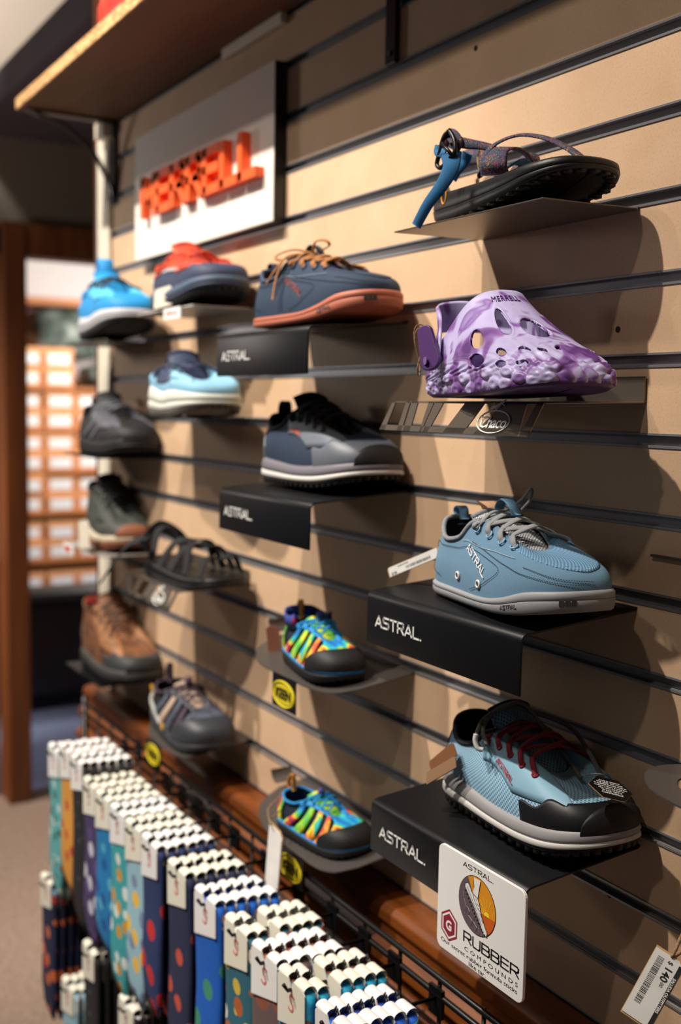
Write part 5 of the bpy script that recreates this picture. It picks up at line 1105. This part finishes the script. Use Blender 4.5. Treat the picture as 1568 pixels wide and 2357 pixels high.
def sock_row(label, matn, x, z, y0=-.245, n=6, card=HC, pitch=.0150, gap=None, tier=1, skew=0.0, Hs=.235, rise=.022, hooklen=None):
    hk = empty('display_hook', (x, GY-.008, z-.018), label='black wire hook of the '+label, cat='hook')
    yf = y0-.012-(GY-.008); m_ = MB(); m_.tube([(0, .004, 0), (0, yf*.5, .002), (0, yf, .006), (0, yf-.005, .014)], .0022, 7); m_.build('rod', WIRE, hk, True)
    m_ = MB(); m_.box((-.012, 0, -.02), (.012, .004, .012)); m_.build('mounting_plate', WIRE, hk)
    proto = None; A = sock_meshes(matn, card, Hs=Hs)
    for i in range(n):
        y = y0+i*pitch+(gap if gap and i >= 2 else 0)
        if y > GY-.012: break
        fr = (y-(GY-.008))/yf; zz = z-.006+.005*max(fr, 0)
        if proto is None:
            proto = empty('sock_pair', label=label, cat='socks', group=label)
            for nm, (mb_, mm, sm) in A.items():
                if nm == 'print': continue
                o = mb_.build(nm, mm, proto, sm)
            proto['label'] = 'front pair of '+label; lead = A['print'][0].build('card_print', A['print'][1], proto)
            o = proto
        else:
            o = proto.copy(); COL.objects.link(o); o['label'] = label
            for ch in proto.children:
                if ch.name.startswith('card_print'): continue
                c_ = ch.copy(); COL.objects.link(c_); c_.parent = o
        o.location = (x+random.uniform(-.0015, .0015)+skew*i, y, zz-.004*(i % 2)*.4); o.rotation_euler = (random.uniform(-.004, .004), random.uniform(-.02, .02), random.uniform(-.025, .025)+.02)
ROWS = [('royal blue socks on white cards, nearest to the bottom edge', 'royal', -.898, HW), ('brown and aqua socks on cream cards below the white card', 'aqua', -.979, HC), ('brown and black socks on white cards', 'brown', -1.044, HW), ('petrol blue fox-pattern socks on cream cards', 'petrol', -1.119, HC),
 ('bright blue turtle-pattern socks on white cards', 'blue', -1.209, HW), ('midnight blue socks on cream cards', 'midnight', -1.303, HC), ('navy socks with red and yellow figures on white cards', 'navy', -1.402, HW), ('turquoise and orange socks on cream cards', 'lav', -1.470, HC),
 ('turquoise patterned socks on white cards', 'turq', -1.537, HW), ('plain mid-blue socks on cream cards', 'cyan', -1.604, HC), ('dark purple socks with pale flowers on cream cards', 'purple', -1.672, HC), ('black socks on white cards behind the purple ones', 'black', -1.739, HW),
 ('orange socks on white cards', 'orange', -1.805, HW), ('teal leaf-pattern socks on white cards at the far end', 'teal', -1.875, HW)]
for i, (lb, mt, x, cd) in enumerate(ROWS): sock_row(lb, mt, x, -.615+(.020 if i in (11, 12) else 0), y0=-.245, n=6, card=cd, gap=.014 if i in (1, 3) else None, Hs=.225+.02*(i % 3))
LOW = [('navy fish-pattern socks on cream cards', 'dkfish', -1.93, -.880, HC), ('black and white cow-pattern socks on cream cards', 'cow', -1.50, -.905, HC), ('grey butterfly-pattern socks on cream cards', 'butterfly', -1.38, -.905, HC), ('dark socks on cream cards at the bottom edge', 'black', -1.22, -.905, HC), ('grey and white socks on cream cards near the floor edge', 'lav', -1.80, -1.02, HC), ('black socks with grey figures in the lower tier', 'black', -1.68, -.90, HC), ('dark brown socks on cream cards in the lower tier', 'brown', -1.10, -.915, HC)]
for lb, mt, x, z, cd in LOW: sock_row(lb, mt, x, z, n=5, card=cd)

# pieces that belong to one part sit one level deeper (part > sub-part)
SUB = {'lettering': ('plate', 'card', 'card_body', 'sign_box', 'upper', 'foam_body'), 'eyelet': ('upper',), 'stitching': ('upper',), 'vent_hole': ('upper',), 'rim_binding': ('upper',),
       'sole_window': ('outsole',), 'sole_lettering': ('outsole',), 'tongue_trim': ('tongue',), 'tongue_lining': ('tongue',), 'tongue_loop': ('tongue',), 'card_print': ('header_card',), 'barcode': ('card',), 'header_bar': ('card',),
       'emblem_letter': ('card_body',), 'logo_outline': ('front_lip',), 'oval_badge': ('tag_plate',), 'end_label': ('box_body',), 'ticket_print': ('price_ticket',), 'strap_rivet': ('strap_end',), 'picture_lines': ('card_body',), 'rock_lines': ('card_body',), 'cord_end': ('cord',)}
base = lambda o: o.name.split('.')[0]
for root in [o for o in bpy.data.objects if o.parent is None and o.type == 'EMPTY']:
    kids = list(root.children); by = {}
    for k in kids: by.setdefault(base(k), k)
    for k in kids:
        for tgt in SUB.get(base(k), ()):
            if tgt in by and by[tgt] is not k: k.parent = by[tgt]; break
